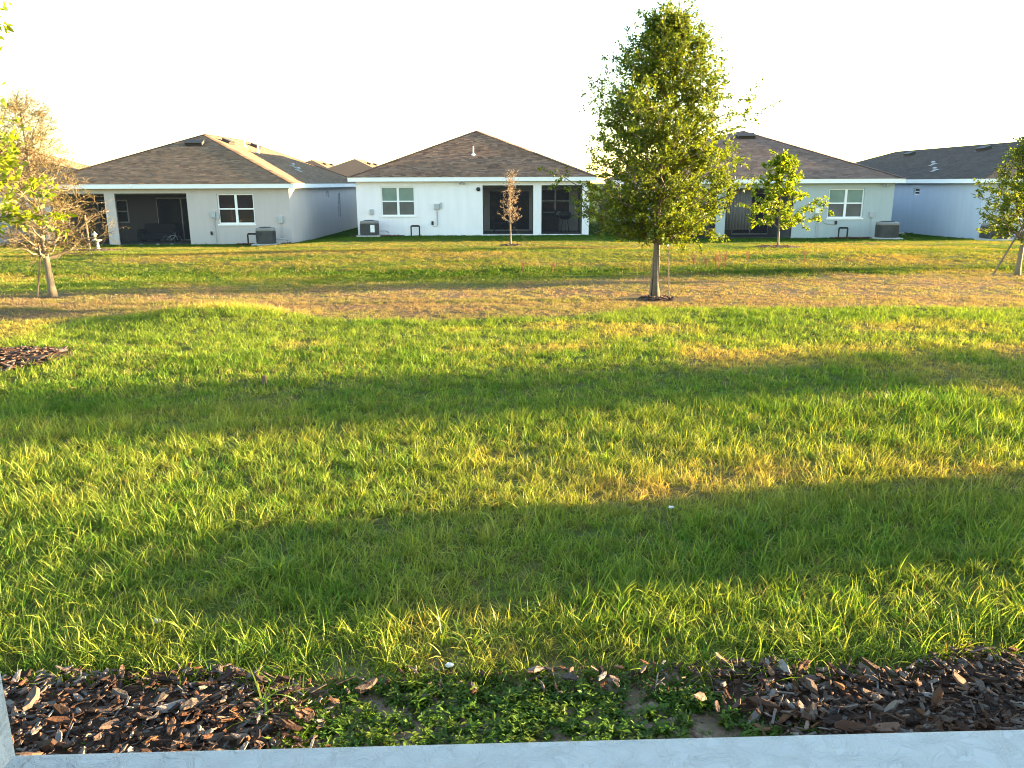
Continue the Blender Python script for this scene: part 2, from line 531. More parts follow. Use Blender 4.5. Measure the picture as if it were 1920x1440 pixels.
ml = N(nt, 'ShaderNodeMix', data_type='RGBA', blend_type='MULTIPLY'); ml.inputs['Factor'].default_value = 1
L(nt, at.outputs['Color'], ml.inputs['A']); L(nt, rp.outputs['Color'], ml.inputs['B'])
L(nt, ml.outputs['Result'], b.inputs['Base Color'])
bp = N(nt, 'ShaderNodeBump'); bp.inputs['Strength'].default_value = 0.6; bp.inputs['Distance'].default_value = 0.02
L(nt, no.outputs['Fac'], bp.inputs['Height']); L(nt, bp.outputs['Normal'], b.inputs['Normal'])
me.materials.append(gm)
tag(link_mesh('ground', me), 'gently sloping ground with a shallow swale between the lawns', None, None, 'structure')
# ------------------------------------------------------------------ grass
M['grass'] = leaf_mat('grass_blade', (0.70, 0.74, 0.65), (1.35, 1.25, 1.2), trans=0.40, tint=(1.25, 1.15, 0.5), gloss=0.01, attr='tint')
HOUSE_BOX = []            # footprints kept free of grass, filled here for every house (x0, x1, y0, y1)
HOUSE_POS = {'left': (-21.2, 37.0, -1.02), 'middle': (-7.45, 39.5, -0.75), 'right': (6.5, 38.0, -0.90),
             'fourth': (21.0, 36.6, -0.92), 'fifth': (-35.0, 36.6, -1.04)}
HW, HD = 11.2, 17.0
for (hx, hy, hz) in HOUSE_POS.values(): HOUSE_BOX.append((hx - .02, hx + HW + .02, hy - 0.03, hy + HD))
BARE = [(2.45, 13.42, 0.55), (-5.25, 8.0, 0.62), (9.1, 27.7, 0.8), (-0.03, 29.0, 0.35), (-15.0, 29.4, 0.9), (-8.19, 14.2, 0.25), (11.4, 18.2, 0.25),
        (-10.75, 36.1, 1.1), (-11.6, 36.3, 0.7), (-6.9, 38.7, 0.9), (-5.4, 38.9, 0.6), (16.8, 37.1, 1.0), (15.4, 37.4, 0.8), (20.9, 35.4, 0.8)]


def tuft(name, nb, h, w, spread, seg, bend, rs):
    r = np.random.default_rng(rs)
    v = []; f = []
    for k in range(nb):
        a = r.uniform(0, 2 * math.pi); rad = spread * math.sqrt(r.random())
        bx, by = rad * math.cos(r.uniform(0, 6.28)), rad * math.sin(r.uniform(0, 6.28))
        hh = h * (0.38 + 0.85 * r.random() ** 1.8); ww = w * r.uniform(0.7, 1.25); bd = bend * r.uniform(0.25, 1.5)
        dx, dy = math.cos(a), math.sin(a)
        tw = r.uniform(-0.9, 0.9)
        px, py = -math.sin(a + tw), math.cos(a + tw)
        n0 = len(v)
        for i in range(seg + 1):
            t = i / seg
            ang = bd * t
            rr = hh * t * math.sin(ang * 0.9 + 0.12); zz = hh * t * math.cos(ang * 0.9 + 0.12)
            cw = ww * 0.5 * (1 - t ** 1.8) + 0.0002
            cx, cy = bx + dx * rr, by + dy * rr
            if i < seg:
                v.append((cx - px * cw, cy - py * cw, zz)); v.append((cx + px * cw, cy + py * cw, zz))
            else:
                v.append((cx, cy, zz))
        for i in range(seg - 1):
            b0 = n0 + 2 * i
            f.append((b0, b0 + 1, b0 + 3, b0 + 2))
        f.append((n0 + 2 * (seg - 1), n0 + 2 * (seg - 1) + 1, n0 + 2 * seg))
    me = bpy.data.meshes.new(name); me.from_pydata(v, [], f)
    me.materials.append(M['grass']); me.update()
    return bpy.data.objects.new(name, me)


def scatter_gn(name, coll, pos, rot, scl, tint, label):
    """one stuff object: points that carry a tuft each"""
    n = len(pos)
    me = bpy.data.meshes.new(name)
    me.vertices.add(n); me.vertices.foreach_set('co', pos.reshape(-1).astype(np.float32))
    for an, ty, key, arr in (('rot', 'FLOAT_VECTOR', 'vector', rot), ('tint', 'FLOAT_COLOR', 'color', np.concatenate([tint, np.ones((n, 1))], 1))):
        a = me.attributes.new(an, ty, 'POINT'); a.data.foreach_set(key, arr.reshape(-1).astype(np.float32))
    a = me.attributes.new('scl', 'FLOAT', 'POINT'); a.data.foreach_set('value', scl.astype(np.float32))
    a = me.attributes.new('idx', 'INT', 'POINT'); a.data.foreach_set('value', rng.integers(0, len(coll.objects), n).astype(np.int32))
    o = link_mesh(name, me)
    ng = bpy.data.node_groups.new(name + '_nodes', 'GeometryNodeTree')
    ng.interface.new_socket('Geometry', in_out='INPUT', socket_type='NodeSocketGeometry')
    ng.interface.new_socket('Geometry', in_out='OUTPUT', socket_type='NodeSocketGeometry')
    gi = ng.nodes.new('NodeGroupInput'); go = ng.nodes.new('NodeGroupOutput')
    ci = ng.nodes.new('GeometryNodeCollectionInfo'); ci.inputs['Collection'].default_value = coll
    ci.inputs['Separate Children'].default_value = True; ci.inputs['Reset Children'].default_value = True
    ip = ng.nodes.new('GeometryNodeInstanceOnPoints'); ip.inputs['Pick Instance'].default_value = True

    def na(nm, ty):
        x = ng.nodes.new('GeometryNodeInputNamedAttribute'); x.data_type = ty; x.inputs['Name'].default_value = nm
        return [s for s in x.outputs if s.enabled and s.name == 'Attribute'][0]
    e2r = ng.nodes.new('FunctionNodeEulerToRotation')
    ng.links.new(na('rot', 'FLOAT_VECTOR'), e2r.inputs[0])
    ng.links.new(gi.outputs[0], ip.inputs['Points']); ng.links.new(ci.outputs[0], ip.inputs['Instance'])
    ng.links.new(na('idx', 'INT'), ip.inputs['Instance Index']); ng.links.new(e2r.outputs[0], ip.inputs['Rotation'])
    ng.links.new(na('scl', 'FLOAT'), ip.inputs['Scale'])
    ng.links.new(ip.outputs[0], go.inputs[0])
    md = o.modifiers.new('tufts', 'NODES'); md.node_group = ng
    tag(o, label, None, None, 'stuff')
    return o


def bed_edge(x): return np.interp(x, [-1.6, -.8, -.3, .3, .9, 1.7], [2.45, 2.43, 2.46, 2.46, 2.50, 2.58])


def field(y0, y1, dens, margin=0.74):
    xm = margin * y1 + 1.2
    n = int(dens * 2 * xm * (y1 - y0))
    x = rng.uniform(-xm, xm, n); y = rng.uniform(y0, y1, n)
    keep = np.abs(x) < margin * y + 1.2
    for (a, b, c, d) in HOUSE_BOX: keep &= ~((x > a) & (x < b) & (y > c) & (y < d))
    for (a, b, r_) in BARE:
        rr = r_ * (0.8 + 0.5 * vnoise(x, y, 2.5, 3)); keep &= ((x - a) ** 2 + (y - b) ** 2) > rr * rr
    return x[keep], y[keep]


def make_field(name, coll, zones, label):
    P = []; Rr = []; Sc = []; T = []
    for (y0, y1, dens, s0, clump) in zones:
        x, y = field(y0, y1, dens)
        cl = fbm(x, y, 5.0, 61)
        edge = bed_edge(x) + 0.16 * (fbm(x, y, 2.2, 77) - .5) * 2
        keep = (rng.random(len(x)) < np.clip(1.25 - clump + clump * 1.6 * cl, 0.08, 1)) & (y > edge)
        x, y, cl = x[keep], y[keep], cl[keep]
        b, s, l = regions(x, y)
        sc = s0 * (0.72 + 0.56 * cl) * rng.uniform(0.7, 1.3, len(x)) * (1 - 0.45 * b) * (1 - 0.25 * s * (y < 12)) * (1 + 0.35 * l)
        tall = np.exp(-(((x + 4.0) / 1.2) ** 2 + ((y - 11.2) / 0.6) ** 2))
        sc = sc * (1 + 0.7 * tall)
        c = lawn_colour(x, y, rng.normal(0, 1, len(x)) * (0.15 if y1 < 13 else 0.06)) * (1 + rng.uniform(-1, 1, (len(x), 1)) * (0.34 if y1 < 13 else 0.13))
        P.append(np.stack([x, y, H(x, y) - 0.006], 1)); Sc.append(sc); T.append(c)
        th = rng.random(len(x)) < (0.12 if y1 < 13 else 0.05)         # dead blades lying in the turf
        c[th] = np.array([.27, .20, .10]) * rng.uniform(.5, 1.3, (th.sum(), 1))
        sc[th] *= 0.7
        sg = np.where(th, 0.85, 0.2)
        Rr.append(np.stack([rng.normal(0, 1, len(x)) * sg, rng.normal(0, 1, len(x)) * sg, rng.uniform(0, 6.283, len(x))], 1))
    return scatter_gn(name, coll, np.concatenate(P), np.concatenate(Rr), np.concatenate(Sc), np.concatenate(T), label)


near_c = bpy.data.collections.new('grass_tufts_near')
for k in range(14): near_c.objects.link(tuft('grass_tuft', 11 + k % 5, 0.112, 0.0043, 0.040, 4, 0.95 if k % 3 else 1.7, 100 + k))
mid_c = bpy.data.collections.new('grass_tufts_mid')
for k in range(10): mid_c.objects.link(tuft('grass_tuft', 18, 0.088, 0.0052, 0.062, 3, 1.1, 200 + k))
far_c = bpy.data.collections.new('grass_tufts_far')
for k in range(8): far_c.objects.link(tuft('grass_tuft', 26, 0.060, 0.012, 0.13, 2, 1.1, 300 + k))
make_field('lawn_grass', near_c, [(2.2, 4.2, 980, 0.95, 0.8), (4.2, 6.2, 720, 0.90, 0.7)], 'near lawn grass of long loose green and yellow blades')
make_field('meadow_grass', mid_c, [(6.2, 9.0, 380, 0.85, 0.6), (9.0, 13.5, 280, 0.85, 0.55)], 'sunlit lawn grass running up to the brown strip')
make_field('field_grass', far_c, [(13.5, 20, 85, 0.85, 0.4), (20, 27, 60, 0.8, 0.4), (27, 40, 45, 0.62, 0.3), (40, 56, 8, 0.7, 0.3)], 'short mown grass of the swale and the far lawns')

# ------------------------------------------------------------------ houses
SLOPE = 0.415; OV = 0.32
SHINGLE = {
    'brown': island_mat('brown_shingle', [(0.113, 0.063, 0.041), (0.261, 0.151, 0.092), (0.156, 0.09, 0.061), (0.31, 0.18, 0.108), (0.131, 0.079, 0.055)], 0.95, 0.3, 30, weather=0.06),
    'tan': island_mat('tan_shingle', [(0.13, 0.081, 0.05), (0.239, 0.148, 0.088), (0.161, 0.1, 0.063), (0.276, 0.169, 0.099), (0.134, 0.086, 0.057)], 0.95, 0.3, 30, weather=0.06),
    'plum': island_mat('plum_shingle', [(0.137, 0.088, 0.071), (0.208, 0.136, 0.107), (0.158, 0.106, 0.085), (0.235, 0.153, 0.117), (0.144, 0.095, 0.077)], 0.95, 0.3, 30, weather=0.06),
    'slate': island_mat('slate_shingle', [(0.066, 0.05, 0.043), (0.094, 0.072, 0.06), (0.078, 0.06, 0.05), (0.106, 0.078, 0.065), (0.07, 0.054, 0.048)], 0.95, 0.3, 30, weather=0.12),
}
WALL = {'left': stucco_mat('greige_stucco', (0.485, 0.435, 0.415)), 'middle': stucco_mat('white_stucco', (0.80, 0.775, 0.79)),
        'right': stucco_mat('sage_stucco', (0.39, 0.44, 0.44)), 'fourth': stucco_mat('blue_grey_stucco', (0.445, 0.49, 0.575)),
        'fifth': stucco_mat('pale_grey_stucco', (0.55, 0.55, 0.56)), 'far': stucco_mat('cream_stucco', (0.6, 0.58, 0.52))}


def cuts(*vals):
    out = sorted(set(round(v, 4) for v in vals)); return out


def shingle_plane(mb, O, e, n_in, Lh, hmax, rs):
    """courses of tabs over a trapezoid: O eave corner, e unit vector along the eave, n_in horizontal unit vector up the slope"""
    r = random.Random(rs)
    O = Vector(O); e = Vector(e); up = Vector((n_in[0], n_in[1], SLOPE))
    nrm = e.cross(up).normalized()
    if nrm.z < 0: nrm = -nrm
    step = 0.142 / math.sqrt(1 + SLOPE ** 2)       # horizontal run of one course
    k = 0; s = 0.0
    while s < hmax - 0.02:
        s2 = min(s + step, hmax)
        x = s - r.uniform(0, 0.3)
        while x < Lh - s:
            w = r.uniform(0.16, 0.30)
            a0, a1 = max(x, s), min(x + w, Lh - s)
            b0, b1 = max(a0, s2), min(a1, Lh - s2)
            x += w
            if a1 - a0 < 0.02: continue
            if b1 < b0: b0 = b1 = 0.5 * (b0 + b1)
            hh = 0.010 + r.choice((0, 0, 0.004, 0.007))
            p = [O + e * a0 + up * s, O + e * a1 + up * s, O + e * b1 + up * s2, O + e * b0 + up * s2]
            v = [p[0] + nrm * 0.001, p[1] + nrm * 0.001, p[0] + nrm * hh, p[1] + nrm * hh, p[2] + nrm * 0.003, p[3] + nrm * 0.003]
            mb.add(v, [(0, 1, 3, 2), (2, 3, 4, 5)])
        s = s2; k += 1


def rz(x, y, W, D):
    """roof surface height above the base"""
    d = min(x + OV, W + OV - x, y + OV, D + OV - y)
    return 2.74 + SLOPE * d


def roof_vent(parent, x, y, W, D, along):
    """low box vent lying on the slope; along: 'x' for the rear plane, 'y' for a side plane"""
    z = rz(x, y, W, D)
    mb = MB()
    if along == 'x':
        ax = Vector((0.42, 0, 0)); up = Vector((0, 1, SLOPE)).normalized() * 0.24
    else:
        sgn = 1 if x < W / 2 else -1
        ax = Vector((0, 0.42, 0)); up = Vector((sgn, 0, SLOPE)).normalized() * 0.24
    nr = ax.cross(up).normalized()
    if nr.z < 0: nr = -nr
    c = Vector((x, y, z))
    mb.obox(c + nr * 0.075, ax, up * 0.8, nr * 0.065)
    mb.obox(c + nr * 0.155 - up * 0.06, ax * 1.06, up * 0.95, nr * 0.012)
    mb.obox(c + nr * 0.016, ax * 1.2, up * 1.25, nr * 0.006)
    return mb.build('roof_vent', M['roof_vent'], parent)


def vent_pipe(parent, x, y, W, D, h=0.42):
    z = rz(x, y, W, D)
    mb = MB()
    mb.tube([(x, y, z - 0.02), (x, y, z + h)], 0.030, 10)
    mb.lathe([(0.11, -0.03), (0.10, 0.02), (0.045, 0.08), (0.04, 0.10)], 14, (x, y, z))
    return mb.build('vent_pipe', M['pvc'], parent, smooth=False)


def vent_cap(parent, x, y, W, D):
    z = rz(x, y, W, D)
    mb = MB()
    mb.lathe([(0.05, -0.03), (0.05, 0.10), (0.11, 0.11), (0.11, 0.15), (0.03, 0.19)], 14, (x, y, z))
    mb.obox((x, y, z + 0.012), (0.17, 0, 0.17 * SLOPE * (1 if x < W / 2 else -1)), (0, 0.17, 0), (0, 0, 0.006))
    return mb.build('vent_cap', M['grey_box'], parent)


def window_unit(parent, x0, x1, z0, z1, yw, panes, recess=0.07):
    """twin sash window in a rear wall: frame with four panes set back in the wall"""
    f = MB(); o = 0.055; ym0, ym1 = yw + recess, yw + recess + 0.05
    xm = 0.5 * (x0 + x1); zm = 0.5 * (z0 + z1)
    us = cuts(x0, x0 + o, xm - 0.055, xm + 0.055, x1 - o, x1)
    ws = cuts(z0, z0 + o, zm - 0.03, zm + 0.03, z1 - o, z1)
    f.grid_solid(us, ws, lambda u, w: u < x0 + o or u > x1 - o or abs(u - xm) < 0.055 or w < z0 + o or w > z1 - o or abs(w - zm) < 0.03, ym0, ym1)
    fr = f.build('window', M['vinyl'], parent)
    sill = MB().box(x0 - 0.04, yw - 0.035, z0 - 0.07, x1 + 0.04, yw - 0.002, z0 - 0.005)
    sill.build('sill', M['vinyl'], fr)
    k = 0
    for (a, b) in ((x0 + o, xm - 0.055), (xm + 0.055, x1 - o)):
        for (c, d) in ((z0 + o, zm - 0.03), (zm + 0.03, z1 - o)):
            m = panes[0] if c < zm - 0.1 else panes[1]
            MB().box(a + .001, ym0 + 0.025, c + .001, b - .001, ym0 + 0.035, d - .001).build('pane', m, fr)
            k += 1
    return fr


def screen_bay(parent, x0, x1, z0, z1, yw):
    """lanai opening: bronze frame with insect screen"""
    t = 0.045
    f = MB().grid_solid(cuts(x0, x0 + t, x1 - t, x1), cuts(z0, z0 + t, z1 - t, z1),
                        lambda u, w: u < x0 + t or u > x1 - t or w < z0 + t or w > z1 - t, yw + 0.07, yw + 0.12)
    fr = f.build('screen_frame', M['alu_dark'], parent)
    MB().add([(x0 + t, yw + .095, z0 + t), (x1 - t, yw + .095, z0 + t), (x1 - t, yw + .095, z1 - t), (x0 + t, yw + .095, z1 - t)],
             [(0, 1, 2, 3)]).build('screen', M['screen'], fr)
    return fr


def sliding_door(parent, x0, x1, z0, z1, y, n=2):
    t = 0.06
    edges = [x0 + (x1 - x0) * i / n for i in range(n + 1)]
    us = cuts(*[e + d for e in edges for d in (-t / 2, t / 2) if x0 <= e + d <= x1], x0, x1)
    ins = lambda u: any(abs(u - e) < t / 2 for e in edges)
    f = MB().grid_solid(us, cuts(z0, z0 + t, z1 - t, z1), lambda u, w: ins(u) or w < z0 + t or w > z1 - t, y - 0.05, y - 0.003)
    fr = f.build('sliding_door', M['vinyl'], parent)
    for i in range(n):
        MB().box(edges[i] + t / 2 + .001, y - 0.035, z0 + t, edges[i + 1] - t / 2 - .001, y - 0.02, z1 - t).build('pane', M['glass'], fr)
    return fr


def meter_box(parent, x, z, yw, drop, mat=None):
    mb = MB().box(x - 0.11, yw - 0.10, z, x + 0.11, yw - 0.002, z + 0.28)
    b = mb.build('electric_box', mat or M['grey_box'], parent, bevel=0.012)
    MB().tube([(x + 0.02, yw - 0.045, z + .01), (x + 0.02, yw - 0.045, z - drop)], 0.022, 8).build('conduit', M['grey_box'], b)
    return b


def house(key, label, roofkind, plan, shingled=('rear',), group='single storey houses across the swale', W=HW, D=HD, loc=None, detail=True, mat=None, slope=0.415):
    global SLOPE
    SLOPE = slope
    loc = loc or HOUSE_POS[key]
    root = empty('house', loc)
    tag(root, label, 'house', group)
    wm = mat or WALL[key]
    hz = 2.54
    holes = [(a, b, c, d) for (a, b, c, d) in plan.get('bays', [])] + list(plan.get('windows', []))
    us = cuts(0, W, *[v for h_ in holes for v in h_[:2]]); ws = cuts(-0.4, hz, *[v for h_ in holes for v in h_[2:4]])
    hole = lambda u, w: any(h_[0] < u < h_[1] and h_[2] < w < h_[3] for h_ in holes)
    MB().grid_solid(us, ws, lambda u, w: not hole(u, w), 0.0, 0.2).build('wall', wm, root)
    for side, x0, x1 in (('l', 0.0, 0.2), ('r', W - 0.2, W)):
        hs = plan.get('side_' + side, [])
        u2 = cuts(0.2, D - 0.2, *[v for h_ in hs for v in h_[:2]]); w2 = cuts(-0.4, hz, *[v for h_ in hs for v in h_[2:4]])
        MB().grid_solid(u2, w2, lambda u, w: not any(h_[0] < u < h_[1] and h_[2] < w < h_[3] for h_ in hs), x0, x1, axis='x').build('wall', wm, root)
        for (a, b, c, d) in hs:
            xx = x0 + 0.08 if side == 'l' else x1 - 0.12
            f = MB().grid_solid(cuts(a, a + .05, b - .05, b), cuts(c, c + .05, 0.5 * (c + d) - .02, 0.5 * (c + d) + .02, d - .05, d),
                                lambda u, w: u < a + .05 or u > b - .05 or w < c + .05 or w > d - .05 or abs(w - .5 * (c + d)) < .02, xx, xx + 0.04, axis='x')
            fr = f.build('window', M['vinyl'], root)
            MB().box(xx + .012, a + .05, c + .05, xx + .028, b - .05, d - .05).build('pane', M['glass'], fr)
    MB().box(0, D - 0.2, -0.4, W, D, hz).build('wall', wm, root)
    # eaves
    e0x, e1x, e0y, e1y = -OV, W + OV, -OV, D + OV
    MB().box(e0x + .03, e0y + .03, hz + .004, e1x - .03, e1y - .03, hz + .02).build('soffit', M['white_trim'], root)
    fa = MB()
    fa.box(e0x, e0y, hz, e1x, e0y + .028, 2.735); fa.box(e0x, e1y - .028, hz, e1x, e1y, 2.735)
    fa.box(e0x, e0y + .028, hz, e0x + .028, e1y - .028, 2.735); fa.box(e1x - .028, e0y + .028, hz, e1x, e1y - .028, 2.735)
    fa.build('fascia', M['white_trim'], root)
    # roof deck
    h = W / 2 + OV; zr = 2.74 + SLOPE * h; zc = W / 2
    v = [(e0x - .02, e0y - .02, 2.74), (e1x + .02, e0y - .02, 2.74), (e1x + .02, e1y + .02, 2.74), (e0x - .02, e1y + .02, 2.74),
         (zc, e0y + h, zr), (zc, e1y - h, zr)]
    rf = MB().add(v, [(0, 1, 4), (1, 2, 5, 4), (2, 3, 5), (3, 0, 4, 5)])
    roof = rf.build('roof', SHINGLE[roofkind], root)
    planes = {'rear': ((e0x, e0y, 2.744), (1, 0, 0), (0, 1), W + 2 * OV), 'right': ((e1x, e0y, 2.744), (0, 1, 0), (-1, 0), D + 2 * OV),
              'left': ((e0x, e0y, 2.744), (0, 1, 0), (1, 0), D + 2 * OV)}
    for i, pn in enumerate(shingled):
        O, e, nin, Lh = planes[pn]
        mb = MB(); shingle_plane(mb, O, e, nin, Lh, h, hash_key(key) + i)
        sh = mb.build('shingles', SHINGLE[roofkind], roof); sh['kind'] = 'stuff'
    if detail:
        cp = MB()
        for (p, q2) in (((e0x, e0y, 2.75), v[4]), ((e1x, e0y, 2.75), v[4]), (v[4], v[5]), ((e1x, e1y, 2.75), v[5]), ((e0x, e1y, 2.75), v[5])):
            p = Vector(p); q2 = Vector(q2); d = q2 - p; n = int(d.length / 0.24); d.normalize()
            sd = Vector((-d.y, d.x, 0)).normalized(); nr = sd.cross(d).normalized()
            if nr.z < 0: nr = -nr
            drop = 0.042 if abs(d.z) < .01 else 0.016
            for k in range(n):
                a = p + d * (k * 0.24); b2 = a + d * 0.30
                lift = nr * 0.018; l2 = nr * 0.010
                vv = [a - sd * .14 + lift - Vector((0, 0, drop)), a + lift, a + sd * .14 + lift - Vector((0, 0, drop)),
                      b2 - sd * .14 + l2 - Vector((0, 0, drop)), b2 + l2, b2 + sd * .14 + l2 - Vector((0, 0, drop))]
                vv += [q - nr * 0.03 for q in vv[:3]]
                cp.add(vv, [(0, 1, 4, 3), (1, 2, 5, 4), (6, 7, 1, 0), (7, 8, 2, 1)])
        rc = cp.build('ridge_caps', SHINGLE[roofkind], roof); rc['kind'] = 'stuff'
    for (x, y, al) in plan.get('vents', []): roof_vent(roof, x, y, W, D, al)
    for (x, y) in plan.get('pipes', []): vent_pipe(roof, x, y, W, D)
    for (x, y) in plan.get('caps', []): vent_cap(roof, x, y, W, D)
    for k, wd in enumerate(plan.get('windows', [])):
        window_unit(root, *wd, 0.0, plan['panes'])
    # lanai
    if plan.get('bays'):
        a = min(b_[0] for b_ in plan['bays']) - 0.05; c = max(b_[1] for b_ in plan['bays']) + 0.05
        dp = plan.get('depth', 3.0)
        MB().box(max(a, .2), 0.2, -0.02, min(c, W - .2), dp, 0.035).build('lanai_floor', M['slab'], root)
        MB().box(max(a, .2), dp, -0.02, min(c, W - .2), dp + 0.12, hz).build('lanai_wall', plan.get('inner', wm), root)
        for xx in ((a - 0.12, a), (c, c + 0.12)):
            if xx[0] > 0.3 and xx[1] < W - 0.3:
                MB().box(xx[0], 0.2, -0.02, xx[1], dp + .12, hz).build('lanai_wall', wm, root)
        for b_ in plan['bays']: screen_bay(root, *b_, 0.0)
        for dd in plan.get('doors', []): sliding_door(root, *dd, dp)
        for w_ in plan.get('inner_windows', []):
            x0, x1, z0, z1 = w_
            fr = MB().grid_solid(cuts(x0, x0 + .06, .5 * (x0 + x1) - .04, .5 * (x0 + x1) + .04, x1 - .06, x1), cuts(z0, z0 + .06, .5 * (z0 + z1) - .03, .5 * (z0 + z1) + .03, z1 - .06, z1),
                                 lambda u, w: u < x0 + .06 or u > x1 - .06 or w < z0 + .06 or w > z1 - .06 or abs(u - .5 * (x0 + x1)) < .04 or abs(w - .5 * (z0 + z1)) < .03,
                                 dp - .05, dp - .002).build('window', M['vinyl'], root)
            MB().box(x0 + .06, dp - .03, z0 + .06, x1 - .06, dp - .02, z1 - .06).build('pane', M['glass'], fr)
    return root


def hash_key(k): return sum(ord(c) * (i + 3) for i, c in enumerate(k))


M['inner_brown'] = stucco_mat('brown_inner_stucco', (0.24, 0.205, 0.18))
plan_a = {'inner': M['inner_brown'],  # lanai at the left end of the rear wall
    'bays': [(0.40, 2.86, 0.04, 2.33), (3.32, 6.57, 0.04, 2.33)], 'windows': [(7.93, 9.58, 0.97, 2.30)],
    'panes': (M['glass'], M['glass']), 'doors': [(3.9, 6.3, 0.04, 2.1)], 'inner_windows': [(1.0, 2.5, 0.9, 2.0)],
}
left = dict(plan_a, vents=[(5.57, 4.25, 'x'), (6.6, 6.03, 'y'), (6.7, 10.3, 'y')], pipes=[(6.9, 7.8), (7.7, 7.4)], caps=[(9.4, 7.9), (9.95, 6.8)],
            side_r=[(7.5, 8.05, 2.0, 2.35), (10.4, 11.0, 0.8, 2.2)])
h_left = house('left', 'greige house with a bicycle behind its wide screened opening and a sunlit roof side', 'tan', left, ('rear', 'right'))
mid = {'bays': [(6.07, 8.51, 0.03, 2.35), (8.90, 10.87, 0.03, 2.35)], 'windows': [(1.18, 2.80, 0.93, 2.30)],
       'panes': (M['glass_blind'], M['glass_pale']), 'doors': [(6.3, 8.4, 0.04, 2.1)], 'inner_windows': [(8.95, 10.5, 0.95, 2.15)],
       'pipes': [(5.55, 2.3)], 'vents': [], 'caps': []}
h_mid = house('middle', 'white house with two screened openings and a lone pipe on its brown hip roof', 'brown', mid, ('rear', 'left', 'right'))
right = dict(plan_a, bays=[(0.40, 3.03, 0.04, 2.33), (3.46, 6.60, 0.04, 2.33)], windows=[(8.20, 9.84, 0.97, 2.30)], panes=(M['glass_blind'], M['glass_pale']),
             vents=[(5.5, 4.7, 'x')], doors=[(4.6, 6.4, .04, 2.1)])
h_right = house('right', 'sage green house with curtains in its screened lanai, behind the big tree', 'plum', right, ('rear', 'right'))
fourth = dict(plan_a, bays=[(0.40, 2.86, 0.04, 2.33), (3.32, 6.57, 0.04, 2.33)], vents=[(4.0, 15.5, 'y'), (4.0, 7.4, 'y')], caps=[(1.9, 8.4), (0.9, 6.2)], side_l=[(5.7, 6.35, 1.95, 2.3)])
fourth['bays'] = [(4.2, 6.2, 0.04, 2.33), (6.6, 9.6, 0.04, 2.33)]; fourth['windows'] = [(1.6, 3.2, .97, 2.3)]; fourth['doors'] = [(6.9, 9.1, .04, 2.1)]; fourth['inner_windows'] = []
h_fourth = house('fourth', 'blue grey house with a small high side window and a dark slate roof', 'slate', fourth, ('rear', 'left'), W=10.0, D=24.5, slope=0.345)
fifth = dict(plan_a, vents=[(7.0, 8.0, 'y')])
h_fifth = house('fifth', 'pale grey house at the far left, mostly hidden behind the bare tree', 'tan', fifth, ('right',))
# small details fixed to the walls
fx = MB().lathe([(0.085, 0), (0.10, 0.02), (0.10, 0.05), (0.05, 0.09)], 16)
o = fx.build('wall_lamp', M['black'], h_mid); o.rotation_euler = (R(90), 0, 0); o.location = (5.87, -0.003, 2.17)
meter_box(h_mid, 3.85, 1.22, 0, 0.75); MB().box(4.02, -.06, 1.28, 4.10, -.002, 1.56).build('cable_box', M['grey_box'], h_mid)
MB().box(3.58, -.05, .50, 3.68, -.002, .68).build('outlet', M['black'], h_mid)
MB().tube([(3.63, -.03, .5), (3.68, -.03, .42), (3.80, -.03, .42), (3.87, -.04, .5)], .012, 6).build('cable', M['grey_box'], h_mid)
MB().box(0.62, -.09, 1.0, 0.80, -.002, 1.25).build('disconnect_box', M['grey_box'], h_mid, bevel=.01)
for hh, xo in ((h_mid, 5.1), (h_right, 10.7)):
    fl = MB()
    fl.lathe([(0.05, 0), (0.05, .03)], 12, (xo, -0.1, 2.50)); fl.tube([(xo - .06, -.12, 2.48), (xo - .10, -.18, 2.42)], [.03, .055], 10); fl.tube([(xo + .06, -.12, 2.48), (xo + .10, -.18, 2.42)], [.03, .055], 10)
    fl.build('flood_light', M['grey_box'], hh)
meter_box(h_left, 7.72, 1.25, 0, 1.25); MB().box(7.52, -.05, .48, 7.60, -.002, .64).build('outlet', M['black'], h_left)
MB().box(7.86, -.07, 1.2, 7.98, -.002, 1.45).build('cable_box', M['grey_box'], h_left)
MB().box(10.65, -.09, 1.0, 10.85, -.002, 1.3).build('disconnect_box', M['grey_box'], h_left, bevel=.01)
MB().tube([(10.75, -.03, 1.0), (10.75, -.03, .35), (10.66, -.04, .25)], .015, 6).build('cable', M['grey_box'], h_left)
meter_box(h_right, 7.72, 1.18, 0, 1.18, M['pvc'])
MB().tube([(7.85, -.02, 1.1), (7.95, -.03, .86), (8.2, -.03, .70), (8.5, -.03, .68), (8.62, -.03, .72)], .014, 6).build('cable', M['grey_box'], h_right)
MB().box(8.57, -.05, .68, 8.67, -.002, .84).build('outlet', M['black'], h_right)
MB().box(10.15, -.08, 1.0, 10.35, -.002, 1.25).build('disconnect_box', M['grey_box'], h_right, bevel=.01)
MB().tube([(10.25, -.03, 1.0), (10.25, -.03, .2)], .014, 6).build('cable', M['grey_box'], h_right)
for hh, xs_ in ((h_left, 4.2), (h_mid, 3.9), (h_right, 8.05)):
    MB().box(xs_, -OV - .03, 2.60, xs_ + .09, -OV - .002, 2.70).build('gutter_clip', M['vinyl'], hh)
for xo in (5.2, 5.65): MB().tube([(xo, -OV - .1, 2.60), (xo, -OV - .02, 2.64)], [.09, .06], 12).build('security_light', M['black'], h_right)
